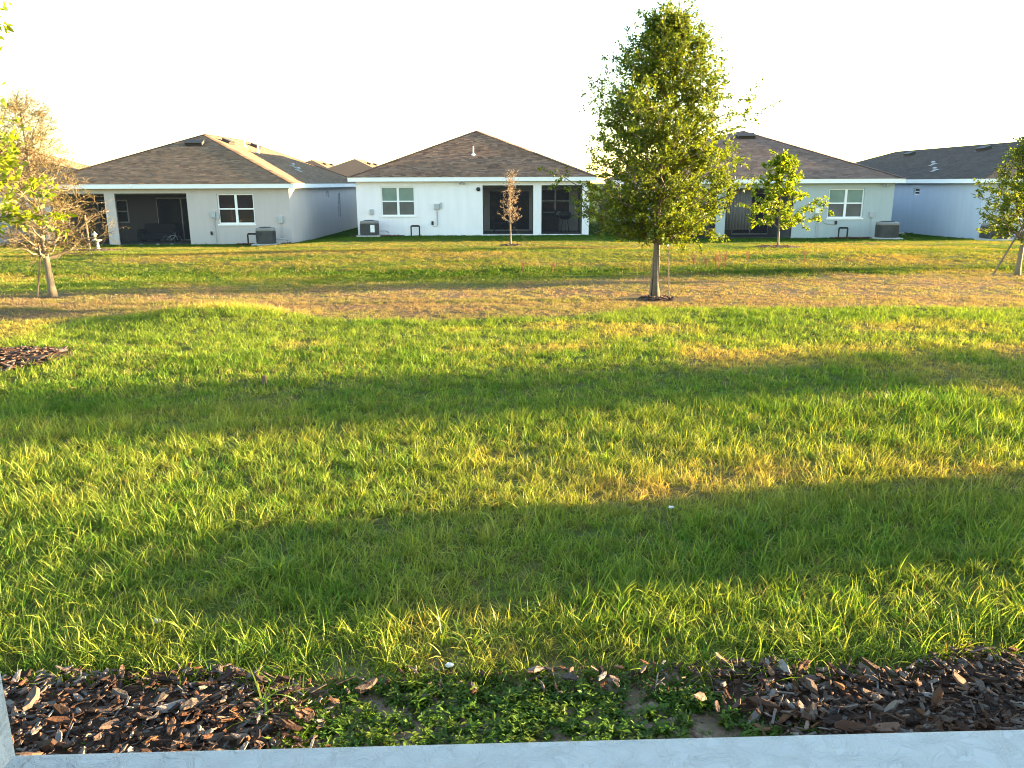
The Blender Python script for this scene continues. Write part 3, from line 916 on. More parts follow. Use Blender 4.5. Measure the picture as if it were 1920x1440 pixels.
# roofs far behind
for k, (x, y, z) in enumerate([(-22.5, 84, -0.9), (-14.0, 92, -0.7), (-30.5, 98, -0.6)]):
    house('far', ['distant cream house whose roof shows left of the white house eave', 'distant house behind, its roof tip over the white house eave', 'farthest low roof seen in the gap between the first two houses'][k],
          'tan' if k != 1 else 'brown', {'vents': [(6.9, 7.0, 'y'), (6.9, 11, 'y')]}, (), 'distant houses behind', loc=(x, y, z), detail=False)
# the near row: next house to the right, outside the frame, whose shadow reaches the lanai
h_next = house('middle', 'white house next door to the right on the near side', 'brown', {}, (), 'houses on the near side', loc=(9.6, -13.2, 0.0), detail=False)

# ------------------------------------------------------------------ trees
M['oak_leaf'] = leaf_mat('oak_leaf', (0.030, 0.070, 0.007), (0.175, 0.21, 0.015), trans=0.42, tint=(1.5, 1.3, 0.4), gloss=0.022)
M['young_leaf'] = leaf_mat('young_leaf', (0.11, 0.175, 0.012), (0.25, 0.28, 0.018), trans=0.5, tint=(1.4, 1.25, 0.4), gloss=0.02)
M['maple_leaf'] = leaf_mat('maple_leaf', (0.07, 0.14, 0.009), (0.23, 0.265, 0.014), trans=0.5, tint=(1.4, 1.25, 0.4), gloss=0.02)
M['dry_leaf'] = leaf_mat('dry_leaf', (0.17, 0.12, 0.078), (0.35, 0.26, 0.17), trans=0.3, tint=(1.2, 1.0, 0.8), gloss=0.03)
M['bud'] = leaf_mat('leaf_bud', (0.11, 0.095, 0.02), (0.22, 0.185, 0.045), trans=0.4, tint=(1.2, 1.1, 0.6), gloss=0.03)
M['twig'] = simple_mat('twig_bark', (0.125, 0.085, 0.038), 0.85, var=0.3, scale=12)
M['twig_dark'] = simple_mat('dark_twig', (0.09, 0.068, 0.045), 0.9, var=0.3, scale=12)


def leaf_quads(P, D, length, width, r, droop=0.2):
    """P points, D preferred directions -> folded pairs of quads (each leaf two triangles sharing the midrib as one quad)"""
    n = len(P)
    d = D + r.normal(0, 0.75, (n, 3)); d[:, 2] -= droop
    d /= np.linalg.norm(d, axis=1, keepdims=True) + 1e-9
    up = r.normal(0, 0.8, (n, 3)); up[:, 2] += 0.7
    s = np.cross(d, up); s /= np.linalg.norm(s, axis=1, keepdims=True) + 1e-9
    nn = np.cross(s, d)
    ln = (length * r.uniform(0.6, 1.25, n))[:, None]; w = (width * r.uniform(0.7, 1.2, n))[:, None]
    a = P; b = P + d * ln * 0.5 + s * w * 0.5 + nn * w * 0.18; c = P + d * ln; e = P + d * ln * 0.5 - s * w * 0.5 + nn * w * 0.18
    return np.stack([a, b, c, e], 1)


def make_tree(name, label, cat, loc, height, trunk_r, zc0, profile, n_limb, leaf_m, bark_m, leaf=(0.05, 0.022), leaves_per_twig=12, twigs=6,
              lean=(0, 0), seed=1, rise=0.75, group=None, twig_m=None, twig_len=(0.18, 0.42), off=(0, 0), twig_r=0.0035, limb_r=0.28, squash=None, sub=0, flare=1.35):
    r = np.random.default_rng(seed); rr = random.Random(seed)
    root = empty(name, loc); tag(root, label, cat, group)
    # trunk
    n = 14; pts = []; rad = []
    for i in range(n + 1):
        t = i / n
        wob = 0.03 * height * 0.25
        pts.append((lean[0] * t * height + off[0] * t + wob * math.sin(3.1 * t + seed), lean[1] * t * height + wob * math.sin(4.3 * t + 2 * seed) * t, t * height * 0.97 - (0.05 if i == 0 else 0)))
        fl = flare if i == 0 else 1.0
        rad.append(max(0.006, trunk_r * (1 - 0.93 * t ** 0.8)) * fl)
    tk = lambda z: Vector(np.array([np.interp(z, [p[2] for p in pts], [p[k] for p in pts]) for k in range(3)]))
    tr = lambda z: float(np.interp(z, [p[2] for p in pts], rad))
    MB().tube(pts, rad, 10).build('trunk', bark_m, root, smooth=True)
    br = MB(); tw = MB(); LP = []; LD = []
    pz = np.array([p[0] for p in profile]); pr = np.array([p[1] for p in profile])
    ga = 2.39996
    for i in range(n_limb):
        t = zc0 + (1 - zc0) * ((i + rr.random()) / n_limb) ** 0.9
        z = t * height
        az = i * ga + rr.uniform(-0.5, 0.5)
        reach = float(np.interp(t, pz, pr)) * (rr.uniform(0.62, 1.08) if rr.random() < 0.8 else rr.uniform(1.0, 1.25))
        if squash: reach *= squash(az, t)
        zs = max(zc0 * height * 0.86, min(z - rise * reach, height * 0.93))
        p0 = tk(zs); end = tk(min(z, height)) + Vector((math.cos(az) * reach, math.sin(az) * reach, rr.uniform(-.05, .1) * reach))
        end.z = z
        P = []
        for k in range(6):
            q = k / 5
            b = p0.lerp(end, q)
            b.z += 0.16 * reach * math.sin(q * math.pi) * rr.uniform(-0.3, 0.9)
            b += Vector((rr.uniform(-1, 1), rr.uniform(-1, 1), rr.uniform(-1, 1))) * 0.05 * reach * (q > 0)
            P.append(b)
        r0 = max(0.005, tr(zs) * limb_r * (0.8 + 0.5 * reach / max(pr)))
        br.tube(P, [r0 * (1 - 0.8 * k / 5) + 0.002 for k in range(6)], 5, caps=False)
        ldir = (end - p0).normalized()
        for j in range(twigs):
            q = rr.uniform(0.22, 1.0) if j else 1.0
            kk = min(4, int(q * 5)); b = P[kk].lerp(P[kk + 1], q * 5 - kk)
            d = (ldir * 0.7 + Vector((rr.gauss(0, .75), rr.gauss(0, .75), rr.gauss(0.12, .6)))).normalized()
            ln = rr.uniform(*twig_len) * (0.6 + 0.5 * q)
            mid = b + d * ln * .5 + Vector((rr.gauss(0, .05), rr.gauss(0, .05), rr.gauss(0, .05))) * ln * 2
            e2 = b + d * ln + Vector((0, 0, rr.uniform(-.1, .15))) * ln
            tw.tube([b, mid, e2], [twig_r, twig_r * .8, twig_r * .45], 3, caps=False)
            for m_ in range(sub):
                q2 = rr.uniform(.2, 1); s0 = b.lerp(e2, q2)
                d2 = (d + Vector((rr.gauss(0, .7), rr.gauss(0, .7), rr.gauss(0.1, .6)))).normalized(); l2 = ln * rr.uniform(.3, .65)
                m2 = s0 + d2 * l2 * .5 + Vector((rr.gauss(0, .02), rr.gauss(0, .02), rr.gauss(0, .02)))
                s1 = s0 + d2 * l2
                tw.tube([s0, m2, s1], [twig_r * .6, twig_r * .5, twig_r * .3], 3, caps=False)
                for _ in range(max(0, leaves_per_twig // max(1, sub))):
                    LP.append(s0.lerp(s1, rr.random())); LD.append(d2)
            for _ in range(leaves_per_twig if not sub else leaves_per_twig // 3):
                w = rr.random() ** 0.7
                LP.append(b.lerp(e2, w) + Vector((rr.gauss(0, 1), rr.gauss(0, 1), rr.gauss(0, 1))) * 0.018); LD.append(d)
    br.build('branches', bark_m, root)
    tw.build('twigs', twig_m or bark_m, root)
    if LP:
        V = leaf_quads(np.array(LP), np.array(LD), leaf[0], leaf[1], r)
        quads_mesh('crown', V, leaf_m, root)
    return root


def mulch_ring(x, y, rad, label, n=140, seed=1, dark=False):
    rr = random.Random(seed)
    mb = MB()
    # low mound
    rings = 5; seg = 22
    v = [(0, 0, 0.045)]
    for i in range(1, rings + 1):
        for k in range(seg):
            a = 2 * math.pi * k / seg; q = rad * i / rings * (1 + 0.12 * math.sin(3 * a + seed) + rr.uniform(-.04, .04))
            px, py = q * math.cos(a), q * math.sin(a)
            v.append((px, py, Hs(x + px, y + py) - Hs(x, y) + 0.045 * (1 - (i / rings) ** 2) - 0.012 * (i == rings) + 0.012))
    f = [(0, 1 + k, 1 + (k + 1) % seg) for k in range(seg)]
    for i in range(rings - 1):
        for k in range(seg): f.append((1 + i * seg + k, 1 + (i + 1) * seg + k, 1 + (i + 1) * seg + (k + 1) % seg, 1 + i * seg + (k + 1) % seg))
    mb.add(v, f)
    o = mb.build('mulch_ring', M['mulch_soil'], None, smooth=True)
    o.location = (x, y, Hs(x, y))
    tag(o, label, 'mulch bed')
    ch = MB()
    for _ in range(n):
        a = rr.uniform(0, 6.283); q = rad * math.sqrt(rr.random()) * 1.0
        px, py = q * math.cos(a), q * math.sin(a)
        zz = Hs(x + px, y + py) - Hs(x, y) + 0.045 * (1 - (q / rad) ** 2) + 0.02
        az = rr.uniform(0, 6.28); s = rr.uniform(.6, 1.4)
        d = Vector((math.cos(az), math.sin(az), rr.uniform(-.35, .35))).normalized(); s2 = Vector((-d.y, d.x, rr.uniform(-.4, .4))).normalized()
        ch.obox((px, py, zz), d * .035 * s, s2 * .014 * s, d.cross(s2) * .005)
    c = ch.build('bark_chips', M['chip'], o); c['kind'] = 'stuff'
    return o


M['mulch_soil'] = simple_mat('mulch_soil', (0.060, 0.032, 0.019), 1.0, var=0.5, scale=30, bump=0.8, bscale=60)
M['chip'] = island_mat('bark_chip', [(0.0401, 0.0177, 0.0102), (0.0884, 0.0397, 0.0225), (0.1237, 0.09, 0.0713), (0.0524, 0.0255, 0.0166), (0.2185, 0.1898, 0.1725), (0.1601, 0.0688, 0.0298), (0.0292, 0.0156, 0.0105), (0.0823, 0.0584, 0.0465), (0.0484, 0.0237, 0.0155), (0.0253, 0.0149, 0.0115), (0.1749, 0.145, 0.1226), (0.1067, 0.073, 0.0543), (0.0684, 0.0317, 0.019), (0.0245, 0.0147, 0.011), (0.1205, 0.0546, 0.0291)], 0.9, 1.0, 70, spec=0.15)

oak = make_tree('oak_tree', 'tall leafy oak on the brown strip, hiding half of the sage house', 'tree', (2.45, 13.42, Hs(2.45, 13.42)), 4.36, 0.066, 0.245,
                [(0.20, 0.55), (0.27, 1.0), (0.40, 1.20), (0.52, 1.22), (0.62, 1.12), (0.72, 1.02), (0.80, 0.92), (0.88, 0.62), (0.95, 0.36), (1.0, 0.10)],
                150, M['oak_leaf'], M['bark'], (0.058, 0.029), 33, 15, (0.0, 0.01), 4, 0.7, off=(-0.02, 0), twig_m=M['twig_dark'], limb_r=0.26,
                squash=lambda a, t: 1.0 + 0.10 * math.sin(5 * a + 9 * t) + (0.10 if (0.66 < t < 0.80 and math.cos(a) > 0.5) else 0))
bare = make_tree('bare_tree', 'nearly leafless leaning tree on the left with a tangle of tan twigs', 'tree', (-8.19, 14.2, Hs(-8.19, 14.2)), 3.35, 0.072, 0.24,
                 [(0.2, 0.72), (0.30, 0.85), (0.42, 0.78), (0.55, 0.70), (0.68, 0.62), (0.8, 0.58), (0.9, 0.40), (1.0, 0.10)],
                 92, M['bud'], M['bark_pale'], (0.03, 0.014), 10, 13, (-0.02, 0), 8, 0.55, twig_m=M['twig'], twig_len=(0.18, 0.46), sub=4, limb_r=0.33, twig_r=0.0042)
dead = make_tree('dead_tree', 'small dead tree with brown leaves in front of the white house', 'tree', (-0.03, 29.0, Hs(-0.03, 29.0)), 2.52, 0.035, 0.34,
                 [(0.3, 0.16), (0.42, 0.33), (0.55, 0.30), (0.7, 0.20), (0.85, 0.11), (1.0, 0.04)], 38, M['dry_leaf'], M['bark_pale'], (0.065, 0.022), 8, 4,
                 (0.012, 0), 3, 0.9, twig_m=M['twig'], twig_len=(0.12, 0.25), limb_r=0.3, twig_r=0.004)
maple = make_tree('maple_tree', 'young bright green tree in front of the sage house lanai', 'tree', (9.1, 27.7, Hs(9.1, 27.7)), 2.98, 0.042, 0.25,
                  [(0.2, 0.60), (0.30, 1.0), (0.42, 1.15), (0.52, 0.98), (0.6, 0.72), (0.7, 0.50), (0.8, 0.48), (0.9, 0.28), (1.0, 0.06)], 44, M['maple_leaf'], M['bark_pale'],
                  (0.125, 0.075), 14, 7, (0.0, 0), 21, 0.5, twig_m=M['twig_dark'], twig_len=(0.15, 0.34),
                  squash=lambda a, t: 1.0 + 0.25 * math.sin(3 * a + 7 * t))
right_tree = make_tree('oak_tree', 'staked young oak cut by the right edge of the picture', 'tree', (11.45, 18.2, Hs(11.45, 18.2)), 2.95, 0.062, 0.30,
                       [(0.25, 0.45), (0.35, 0.85), (0.5, 0.92), (0.65, 0.75), (0.8, 0.55), (0.92, 0.3), (1.0, 0.1)], 62, M['oak_leaf'], M['bark_pale'], (0.075, 0.036), 20, 10,
                       (0.03, 0), 33, 0.6, twig_m=M['twig_dark'])
left_tree = make_tree('oak_tree', 'leafy tree reaching in from the left edge in front of the bare tree', 'tree', (-5.55, 8.0, Hs(-5.55, 8.0)), 4.9, 0.075, 0.30,
                      [(0.28, 0.80), (0.31, 1.0), (0.36, 1.0), (0.40, 0.68), (0.46, 0.40), (0.55, 0.40), (0.7, 0.56), (0.8, 0.62), (0.9, 0.5), (1.0, 0.15)], 74, M['young_leaf'], M['bark'],
                      (0.075, 0.036), 26, 11, (0.01, 0), 55, 0.6, twig_m=M['twig_dark'])
# off-frame trees to the right, placed so their long shadows cross the lawns
for k, (x, y, hgt, rad_) in enumerate([(24.5, 10.85, 3.9, .80), (31.0, 12.0, 4.6, .92), (37.5, 13.15, 5.2, .98), (21.0, 21.7, 3.6, 0.9)]):
    make_tree('oak_tree', ['unseen round oak placed for its lawn shadow, nearest of the row', 'unseen round oak placed for its lawn shadow, second of the row', 'unseen round oak placed for its lawn shadow, third of the row', 'small oak beside the swale far to the right'][k],
              'tree', (x, y, Hs(x, y)), hgt, 0.08, 0.30, [(0.25, .6 * rad_), (0.4, rad_), (0.6, rad_), (0.8, .75 * rad_), (1, .2)], 60, M['oak_leaf'], M['bark'], (0.10, 0.05), 10, 8, (0, 0), 70 + k, 0.5, twig_m=M['twig_dark'])
# shrub beyond the gap between the white and the sage house
make_tree('shrub', 'brown and gold shrub in the gap right of the white house', 'shrub', (5.1, 44.0, Hs(5.1, 44.0)), 2.3, 0.05, 0.12, [(0.05, .4), (0.3, .65), (0.7, .6), (1.0, .25)], 36, M['dry_leaf'], M['bark_pale'], (0.11, 0.05), 10, 7, (0, 0), 91, 0.6, twig_m=M['twig'])
# mulch rings
mulch_ring(-5.25, 8.0, 0.66, 'round bark mulch bed at the left edge under the leafy tree', 420, 1)
mulch_ring(2.45, 13.42, 0.30, 'thin mulch ring round the foot of the tall oak', 60, 2)
mulch_ring(9.1, 27.7, 0.75, 'dark mulch ring round the foot of the young bright tree', 160, 3)
mulch_ring(-0.03, 29.0, 0.4, 'bare ring of soil round the foot of the dead tree', 60, 4)
mulch_ring(-15.0, 29.4, 0.9, 'reddish mulch patch under the garden lantern', 160, 5)

# ------------------------------------------------------------------ air conditioners and pipe frames
def condenser(x, y, z, label, rz_=0.0, w=0.82, h=0.72, drum=True, cover=None):
    root = empty('air_conditioner', (x, y, z), rz_)
    tag(root, label, 'air conditioner', 'condensers behind the houses')
    MB().box(-.56, -.52, -.12, .56, .52, .07).build('pad', M['concrete'], root, bevel=.01)
    hw = w / 2; rc = hw - .05 if drum else 0.06; prof = []
    for cx, cy, a0 in ((hw - rc, hw - rc, 0), (-hw + rc, hw - rc, 90), (-hw + rc, -hw + rc, 180), (hw - rc, -hw + rc, 270)):
        for k in range(7): prof.append((cx + rc * math.cos(R(a0 + 15 * k)), cy + rc * math.sin(R(a0 + 15 * k))))
    n = len(prof)

    def ringed(levels):
        mb = MB(); v = []
        for (s, zz) in levels: v += [(px * s, py * s, zz) for px, py in prof]
        f = [(i * n + k, i * n + (k + 1) % n, (i + 1) * n + (k + 1) % n, (i + 1) * n + k) for i in range(len(levels) - 1) for k in range(n)]
        f += [tuple(range(n))[::-1], tuple((len(levels) - 1) * n + k for k in range(n))]
        return mb.add(v, f)
    ringed([(0.97, .07), (0.97, h - .06)]).build('body', M['ac'], root)
    ringed([(1.0, h - .075), (1.01, h - .02), (0.97, h + .03), (0.75, h + .05)]).build('top_cover', M['ac_top'], root)
    lv = MB()
    per = [Vector((px, py, 0)) for px, py in prof]
    for i in range(n):
        a = per[i]; b = per[(i + 1) % n]; m = max(1, int((b - a).length / .035))
        for k in range(m):
            p = a.lerp(b, (k + .5) / m); d = (b - a).normalized(); nr = Vector((d.y, -d.x, 0))
            lv.obox(p * .985 + nr * .004 + Vector((0, 0, .5 * h)), d * .006, nr * .012, Vector((0, 0, .5 * h - .10)))
    l_ = lv.build('louvers', M['ac'], root)
    gr = MB()
    for k in range(12):
        a = math.pi * k / 6; gr.tube([(0.05 * math.cos(a), .05 * math.sin(a), h + .07), (.62 * hw * math.cos(a), .62 * hw * math.sin(a), h + .06)], .007, 4)
    for q in (.2, .4, .6): gr.tube([(q * hw * math.cos(2 * math.pi * k / 20), q * hw * math.sin(2 * math.pi * k / 20), h + .067) for k in range(21)], .006, 4, caps=False)
    gr.build('fan_grille', M['black'], root)
    MB().tube([(hw * .9, .2, .25), (hw + .35, .25, .25), (hw + .42, .35, .2), (hw + .42, .55, .15)], .022, 7).build('refrigerant_line', M['grey_box'], root)
    return root


condenser(-10.85, 35.9, Hs(-10.85, 35.9) - 0.0, 'drum shaped dark condenser at the corner of the greige house', 0.1)
a2 = condenser(-6.75, 38.75, Hs(-6.75, 38.75), 'boxy grey condenser with a pale side against the white house wall', 0.0, 0.78, 0.70, False)
MB().box(0.10, -.402, .22, .30, -.395, .56).build('access_panel', M['vinyl'], a2)
condenser(17.0, 36.8, Hs(17.0, 36.8), 'brownish condenser at the right corner of the sage house', -0.1, 0.95, 0.72)
condenser(21.0, 35.3, Hs(21.0, 35.3), 'grey condenser before the blue grey house, by the staked tree', 0.0, 0.85, 0.66, False)


def pipe_frame(x, y, label):
    z = Hs(x, y)
    o = MB().tube([(-.2, 0, -.1), (-.2, 0, .46), (-.185, 0, .48), (.185, 0, .48), (.2, 0, .46), (.2, 0, -.1)], .035, 8)
    o.obox((0, 0, .48), (.16, 0, 0), (0, .042, 0), (0, 0, .042))
    o = o.build('backflow_pipe', M['black'], None)
    o.location = (x, y, z)
    tag(o, label, 'pipe frame', 'black pipe frames by the walls')


pipe_frame(-11.62, 36.4, 'black hoop of pipe beside the drum condenser at the greige house')
pipe_frame(-4.62, 39.1, 'black hoop of pipe at the white house, right of its window')
pipe_frame(15.35, 37.6, 'black hoop of pipe under the sage house window')


def wall_bed(x, y, rx, ry, label, seed):
    rr = random.Random(seed); mb = MB()
    for _ in range(int(420 * rx * ry) + 60):
        a = rr.uniform(0, 6.283); q = math.sqrt(rr.random())
        px, py = rx * q * math.cos(a), ry * q * math.sin(a)
        az = rr.uniform(0, 6.28); s = rr.uniform(.8, 1.8)
        d = Vector((math.cos(az), math.sin(az), rr.uniform(-.3, .3))).normalized(); s2 = Vector((-d.y, d.x, rr.uniform(-.4, .4))).normalized()
        mb.obox((px, py, Hs(x + px, y + py) - Hs(x, y) + .03 + .02 * rr.random()), d * .05 * s, s2 * .02 * s, d.cross(s2) * .008)
    o = mb.build('mulch_bed', M['red_chip'], None); o.location = (x, y, Hs(x, y)); tag(o, label, 'mulch bed', None, 'stuff')


M['red_chip'] = island_mat('red_bark_chip', [(.06, .03, .024), (.12, .055, .04), (.16, .09, .065), (.05, .03, .025)], 0.9, 0.6, 40)
wall_bed(-11.1, 36.35, 1.2, 0.5, 'red mulch bed under the drum condenser', 1)
wall_bed(-6.4, 38.8, 1.3, 0.5, 'red mulch bed round the boxy condenser at the white house', 2)
wall_bed(16.2, 37.4, 1.5, 0.45, 'dark mulch strip along the sage house by its condenser', 3)

# ------------------------------------------------------------------ garden lantern, stakes, lanai furniture
x, y = -15.0, 29.35; z = Hs(x, y)
ln = empty('garden_lantern', (x, y, z)); tag(ln, 'small pale stone garden lantern left of the greige lanai', 'garden ornament')
MB().lathe([(.11, -.02), (.10, .04), (.06, .08), (.05, .28), (.07, .31)], 14).build('pedestal', M['stone'], ln)
MB().lathe([(.07, .31), (.16, .34), (.17, .38), (.15, .39), (.06, .37)], 16).build('bowl', M['stone'], ln)
MB().lathe([(.04, .39), (.045, .48), (.055, .53), (.03, .56)], 12, (-.06, 0, 0)).build('lamp_body', M['stone'], ln)
MB().lathe([(.10, .56), (.09, .58), (.03, .64), (.01, .68)], 14, (-.06, 0, 0)).build('cap', M['stone'], ln)
st = MB().tube([(0, 0, -.1), (-.02, 0, 1.25)], [.035, .03], 7).build('garden_post', M['wood'], None)
st.location = (x - .32, y + .05, Hs(x - .32, y)); tag(st, 'thin brown post standing beside the stone lantern', 'post')

sk = empty('tree_stake', (2.45, 13.42, Hs(2.45, 13.42))); tag(sk, 'thin stakes tied to the trunk of the tall oak', 'tree stake')
MB().tube([(-.13, -.02, -.05), (-.06, .02, 1.05)], .018, 6).build('stake', M['stake'], sk)
MB().tube([(.20, .0, -.05), (.14, .0, 1.2)], .009, 5).build('stake', M['stake'], sk)
MB().tube([(-.062, .02, 1.0), (.0, -.09, 1.02), (.145, .0, 1.05)], .007, 5).build('strap', M['black'], sk)
sk = empty('tree_stake', (11.45, 18.2, Hs(11.45, 18.2))); tag(sk, 'slanting props holding the staked oak at the right edge', 'tree stake')
MB().tube([(-.62, -.1, -.05), (-.02, -.05, 1.15)], .02, 6).build('stake', M['stake'], sk)
MB().tube([(.25, -.3, -.05), (.10, -.07, 1.2)], .02, 6).build('stake', M['stake'], sk)
MB().tube([(-.03, -.08, 1.08), (.05, -.1, 1.12), (.12, -.07, 1.1)], .012, 5).build('strap', M['black'], sk)
sk = empty('tree_stake', (-8.19, 14.2, Hs(-8.19, 14.2))); tag(sk, 'dark stake leaning on the bare tree trunk', 'tree stake')
MB().tube([(-.30, .05, -.05), (-.16, .07, .62), (-.10, .05, .95)], .016, 6).build('stake', M['stake'], sk)
MB().tube([(-.12, .05, .86), (-.04, -.08, .9), (.05, .0, .88)], .01, 5).build('strap', M['black'], sk)
sk = MB().tube([(.0, 0, -.05), (-.66, .03, .66)], .005, 5).tube([(.0, 0, .0), (.03, .0, .08)], .010, 5).build('guy_wire', M['stake'], None)
sk.location = (.72, 29.0, Hs(.72, 29)); tag(sk, 'thin guy wire running from the dead tree to the ground', 'guy wire')

hx, hy, hz_ = HOUSE_POS['left']
bk = empty('bicycle', (hx + 5.35, hy + 0.9, hz_ + .035)); bk.scale = (.62, .62, .62); tag(bk, 'pale bicycle parked in the dark greige lanai', 'bicycle')
for xx in (-.42, .42):
    MB().tube([(xx + .28 * math.cos(2 * math.pi * k / 20), 0, .28 + .28 * math.sin(2 * math.pi * k / 20)) for k in range(21)], .018, 6, caps=False).build('wheel', M['grey_box'], bk)
fr = MB()
for a, b in (((-.42, .28), (-.02, .26)), ((-.02, .26), (-.14, .62)), ((-.14, .58), (.28, .60)), ((-.02, .26), (.27, .56)), ((.42, .28), (.25, .74)), ((-.42, .28), (-.13, .56))):
    fr.tube([(a[0], 0, a[1]), (b[0], 0, b[1])], .018, 6)
fr.build('frame', M['vinyl'], bk)
MB().tube([(.22, -.22, .80), (.25, -.05, .76), (.25, .05, .76), (.22, .22, .80)], .016, 6).build('handlebar', M['chrome'], bk)
MB().obox((-.15, 0, .66), (.12, 0, 0), (0, .06, 0), (0, 0, .025)).build('saddle', M['black'], bk)
sf = empty('patio_sofa', (hx + 4.2, hy + 2.2, hz_ + .035)); tag(sf, 'dark patio sofa inside the greige lanai', 'sofa')
MB().box(-.75, -.35, .12, .75, .35, .42).build('seat', M['fabric'], sf, bevel=.03)
MB().box(-.75, .2, .422, .75, .38, .85).build('backrest', M['fabric'], sf, bevel=.03)
for s in (-1, 1): MB().box(s * .83 - .075, -.36, .0, s * .83 + .075, .38, .6).build('armrest', M['fabric'], sf, bevel=.03)
for k in range(3):
    pb = MB().lathe([(.05, 0), (.085, .03), (.07, .06), (.03, .075)], 10).build('garden_stone', M['pebble'], None)
    px_ = hx + (4.35, 5.1, 5.75)[k]; pb.location = (px_, hy - .12, Hs(px_, hy - .12) - .02)
    tag(pb, ['pale stone at the greige lanai edge, left of three', 'pale stone at the greige lanai edge, middle of three', 'pale stone at the greige lanai edge, right of three'][k], 'stone', 'stones at the lanai edge')

hx, hy, hz_ = HOUSE_POS['middle']
gq = empty('kettle_grill', (hx + 10.15, hy + 1.5, hz_ + .035)); tag(gq, 'black grill on a stand in the right bay of the white house', 'grill')
MB().lathe([(.05, .62), (.22, .66), (.30, .78), (.31, .84)], 16).build('bowl', M['black'], gq)
MB().lathe([(.31, .842), (.29, .94), (.18, 1.03), (.03, 1.06)], 16).build('lid', M['ac'], gq)
MB().box(-.55, -.14, .80, -.33, .14, .83).build('side_shelf', M['black'], gq); MB().box(.33, -.14, .80, .55, .14, .83).build('side_shelf', M['black'], gq)
for a in (0.5, 2.6, 4.7): MB().tube([(.12 * math.cos(a), .12 * math.sin(a), .66), (.24 * math.cos(a), .24 * math.sin(a), 0)], .014, 6).build('leg', M['black'], gq)
cb = empty('gas_grill', (hx + 9.35, hy + 2.2, hz_ + .035)); tag(cb, 'covered dark gas grill under the window in the white house lanai', 'grill')
MB().box(-.5, -.28, 0, .5, .28, .82).build('cabinet', M['black'], cb, bevel=.02)
MB().box(-.38, -.25, .822, .38, .25, 1.1).build('hood', M['fabric'], cb, bevel=.08)
MB().tube([(-.3, -.28, .98), (.3, -.28, .98)], .015, 6).build('handle', M['chrome'], cb)
tb = empty('patio_table', (hx + 7.1, hy + 1.6, hz_ + .035)); tag(tb, 'low dark table in the left bay of the white house', 'table')
MB().box(-.6, -.35, .46, .6, .35, .50).build('table_top', M['fabric'], tb)
for sx in (-.53, .53):
    for sy in (-.28, .28): MB().box(sx - .025, sy - .025, 0, sx + .025, sy + .025, .459).build('leg', M['black'], tb)
hx, hy, hz_ = HOUSE_POS['right']
for k, (a, b) in enumerate(((3.55, 4.75), (1.95, 2.85), (0.6, 1.3))):
    n = 40; v = []; xs2 = [a + (b - a) * i / n for i in range(n + 1)]
    for zz, fl in ((0.42, 1.0), (2.28, 0.55)):
        v += [(xx, 0.42 + .05 * fl * math.sin(i * 1.25) + .02 * math.sin(i * .41), zz) for i, xx in enumerate(xs2)]
    f = [(i, i + 1, n + 2 + i, n + 1 + i) for i in range(n)]
    cu = MB().add(v, f).build('curtain', M['curtain'], None, smooth=True); cu.location = (hx, hy, hz_)
    sm = cu.modifiers.new('thick', 'SOLIDIFY'); sm.thickness = .008
    tag(cu, ['pale curtain hanging right of the sage house lanai post', 'pale curtain hanging left of the sage house lanai post', 'pale curtain at the far left of the sage house lanai'][k], 'curtain', 'curtains in the sage lanai')

# ------------------------------------------------------------------ weed stalks in the swale, bits on the lawn
M['stalk'] = leaf_mat('seed_stalk', (0.40, 0.20, 0.09), (0.55, 0.36, 0.15), trans=0.3, tint=(1.1, 1, .8), gloss=0.02)
M['weed_green'] = leaf_mat('weed_leaf', (0.075, 0.145, 0.018), (0.15, 0.22, 0.03), trans=0.45, tint=(1.2, 1.15, .5), gloss=0.02)
kk = 0
names = ['rusty seed stalk standing right of the oak trunk', 'short rusty stalk in the swale, in line with the oak', 'tall rusty stalk in the swale below the sage lanai', 'forked rusty stalk next to the tall one in the swale',
         'pale rusty stalk at the swale edge under the young tree', 'lone stalk in the swale under the dead tree', 'thin stalk in the swale right of the dead tree', 'leaning stalk in the swale below the sage window', 'faint stalk far right in the swale', 'bushy stalk in the middle of the swale clump']
for (px, py, hh) in ((4.5, 19.9, .38), (4.85, 20.1, .30), (5.1, 19.8, .46), (5.35, 20.2, .42), (6.0, 20.5, .40), (.26, 18.9, .40), (1.0, 19.4, .28), (7.6, 20.9, .44), (8.6, 20.6, .3), (5.2, 20.5, .35)):
    rr = random.Random(kk); mb = MB()
    for _ in range(7):
        a = rr.uniform(0, 6.28); sp = rr.uniform(.01, .05)
        e = (sp * math.cos(a), sp * math.sin(a), hh * rr.uniform(.7, 1))
        mb.tube([(0, 0, -.02), (e[0] * .4, e[1] * .4, e[2] * .55), e], [.004, .004, .002], 4, caps=False)
        for q in range(5):
            t = .6 + .08 * q; c = Vector(e) * t + Vector((rr.gauss(0, .01), rr.gauss(0, .01), 0))
            mb.obox(c, (.006, 0, .004), (0, .003, 0), (0, 0, .014))
    o = mb.build('weed_stalk', M['stalk'], None); o.location = (px, py, Hs(px, py)); tag(o, names[kk], 'weed', 'dry stalks in the swale'); kk += 1


def clump(name, label, x, y, nb, h, w, spread, bend, mat, seed, cat='grass clump'):
    t = tuft(name, nb, h, w, spread, 6, bend, seed)
    t.data.materials.clear(); t.data.materials.append(mat)
    COL.objects.link(t); t.location = (x, y, Hs(x, y) - .01); tag(t, label, cat)
    return t


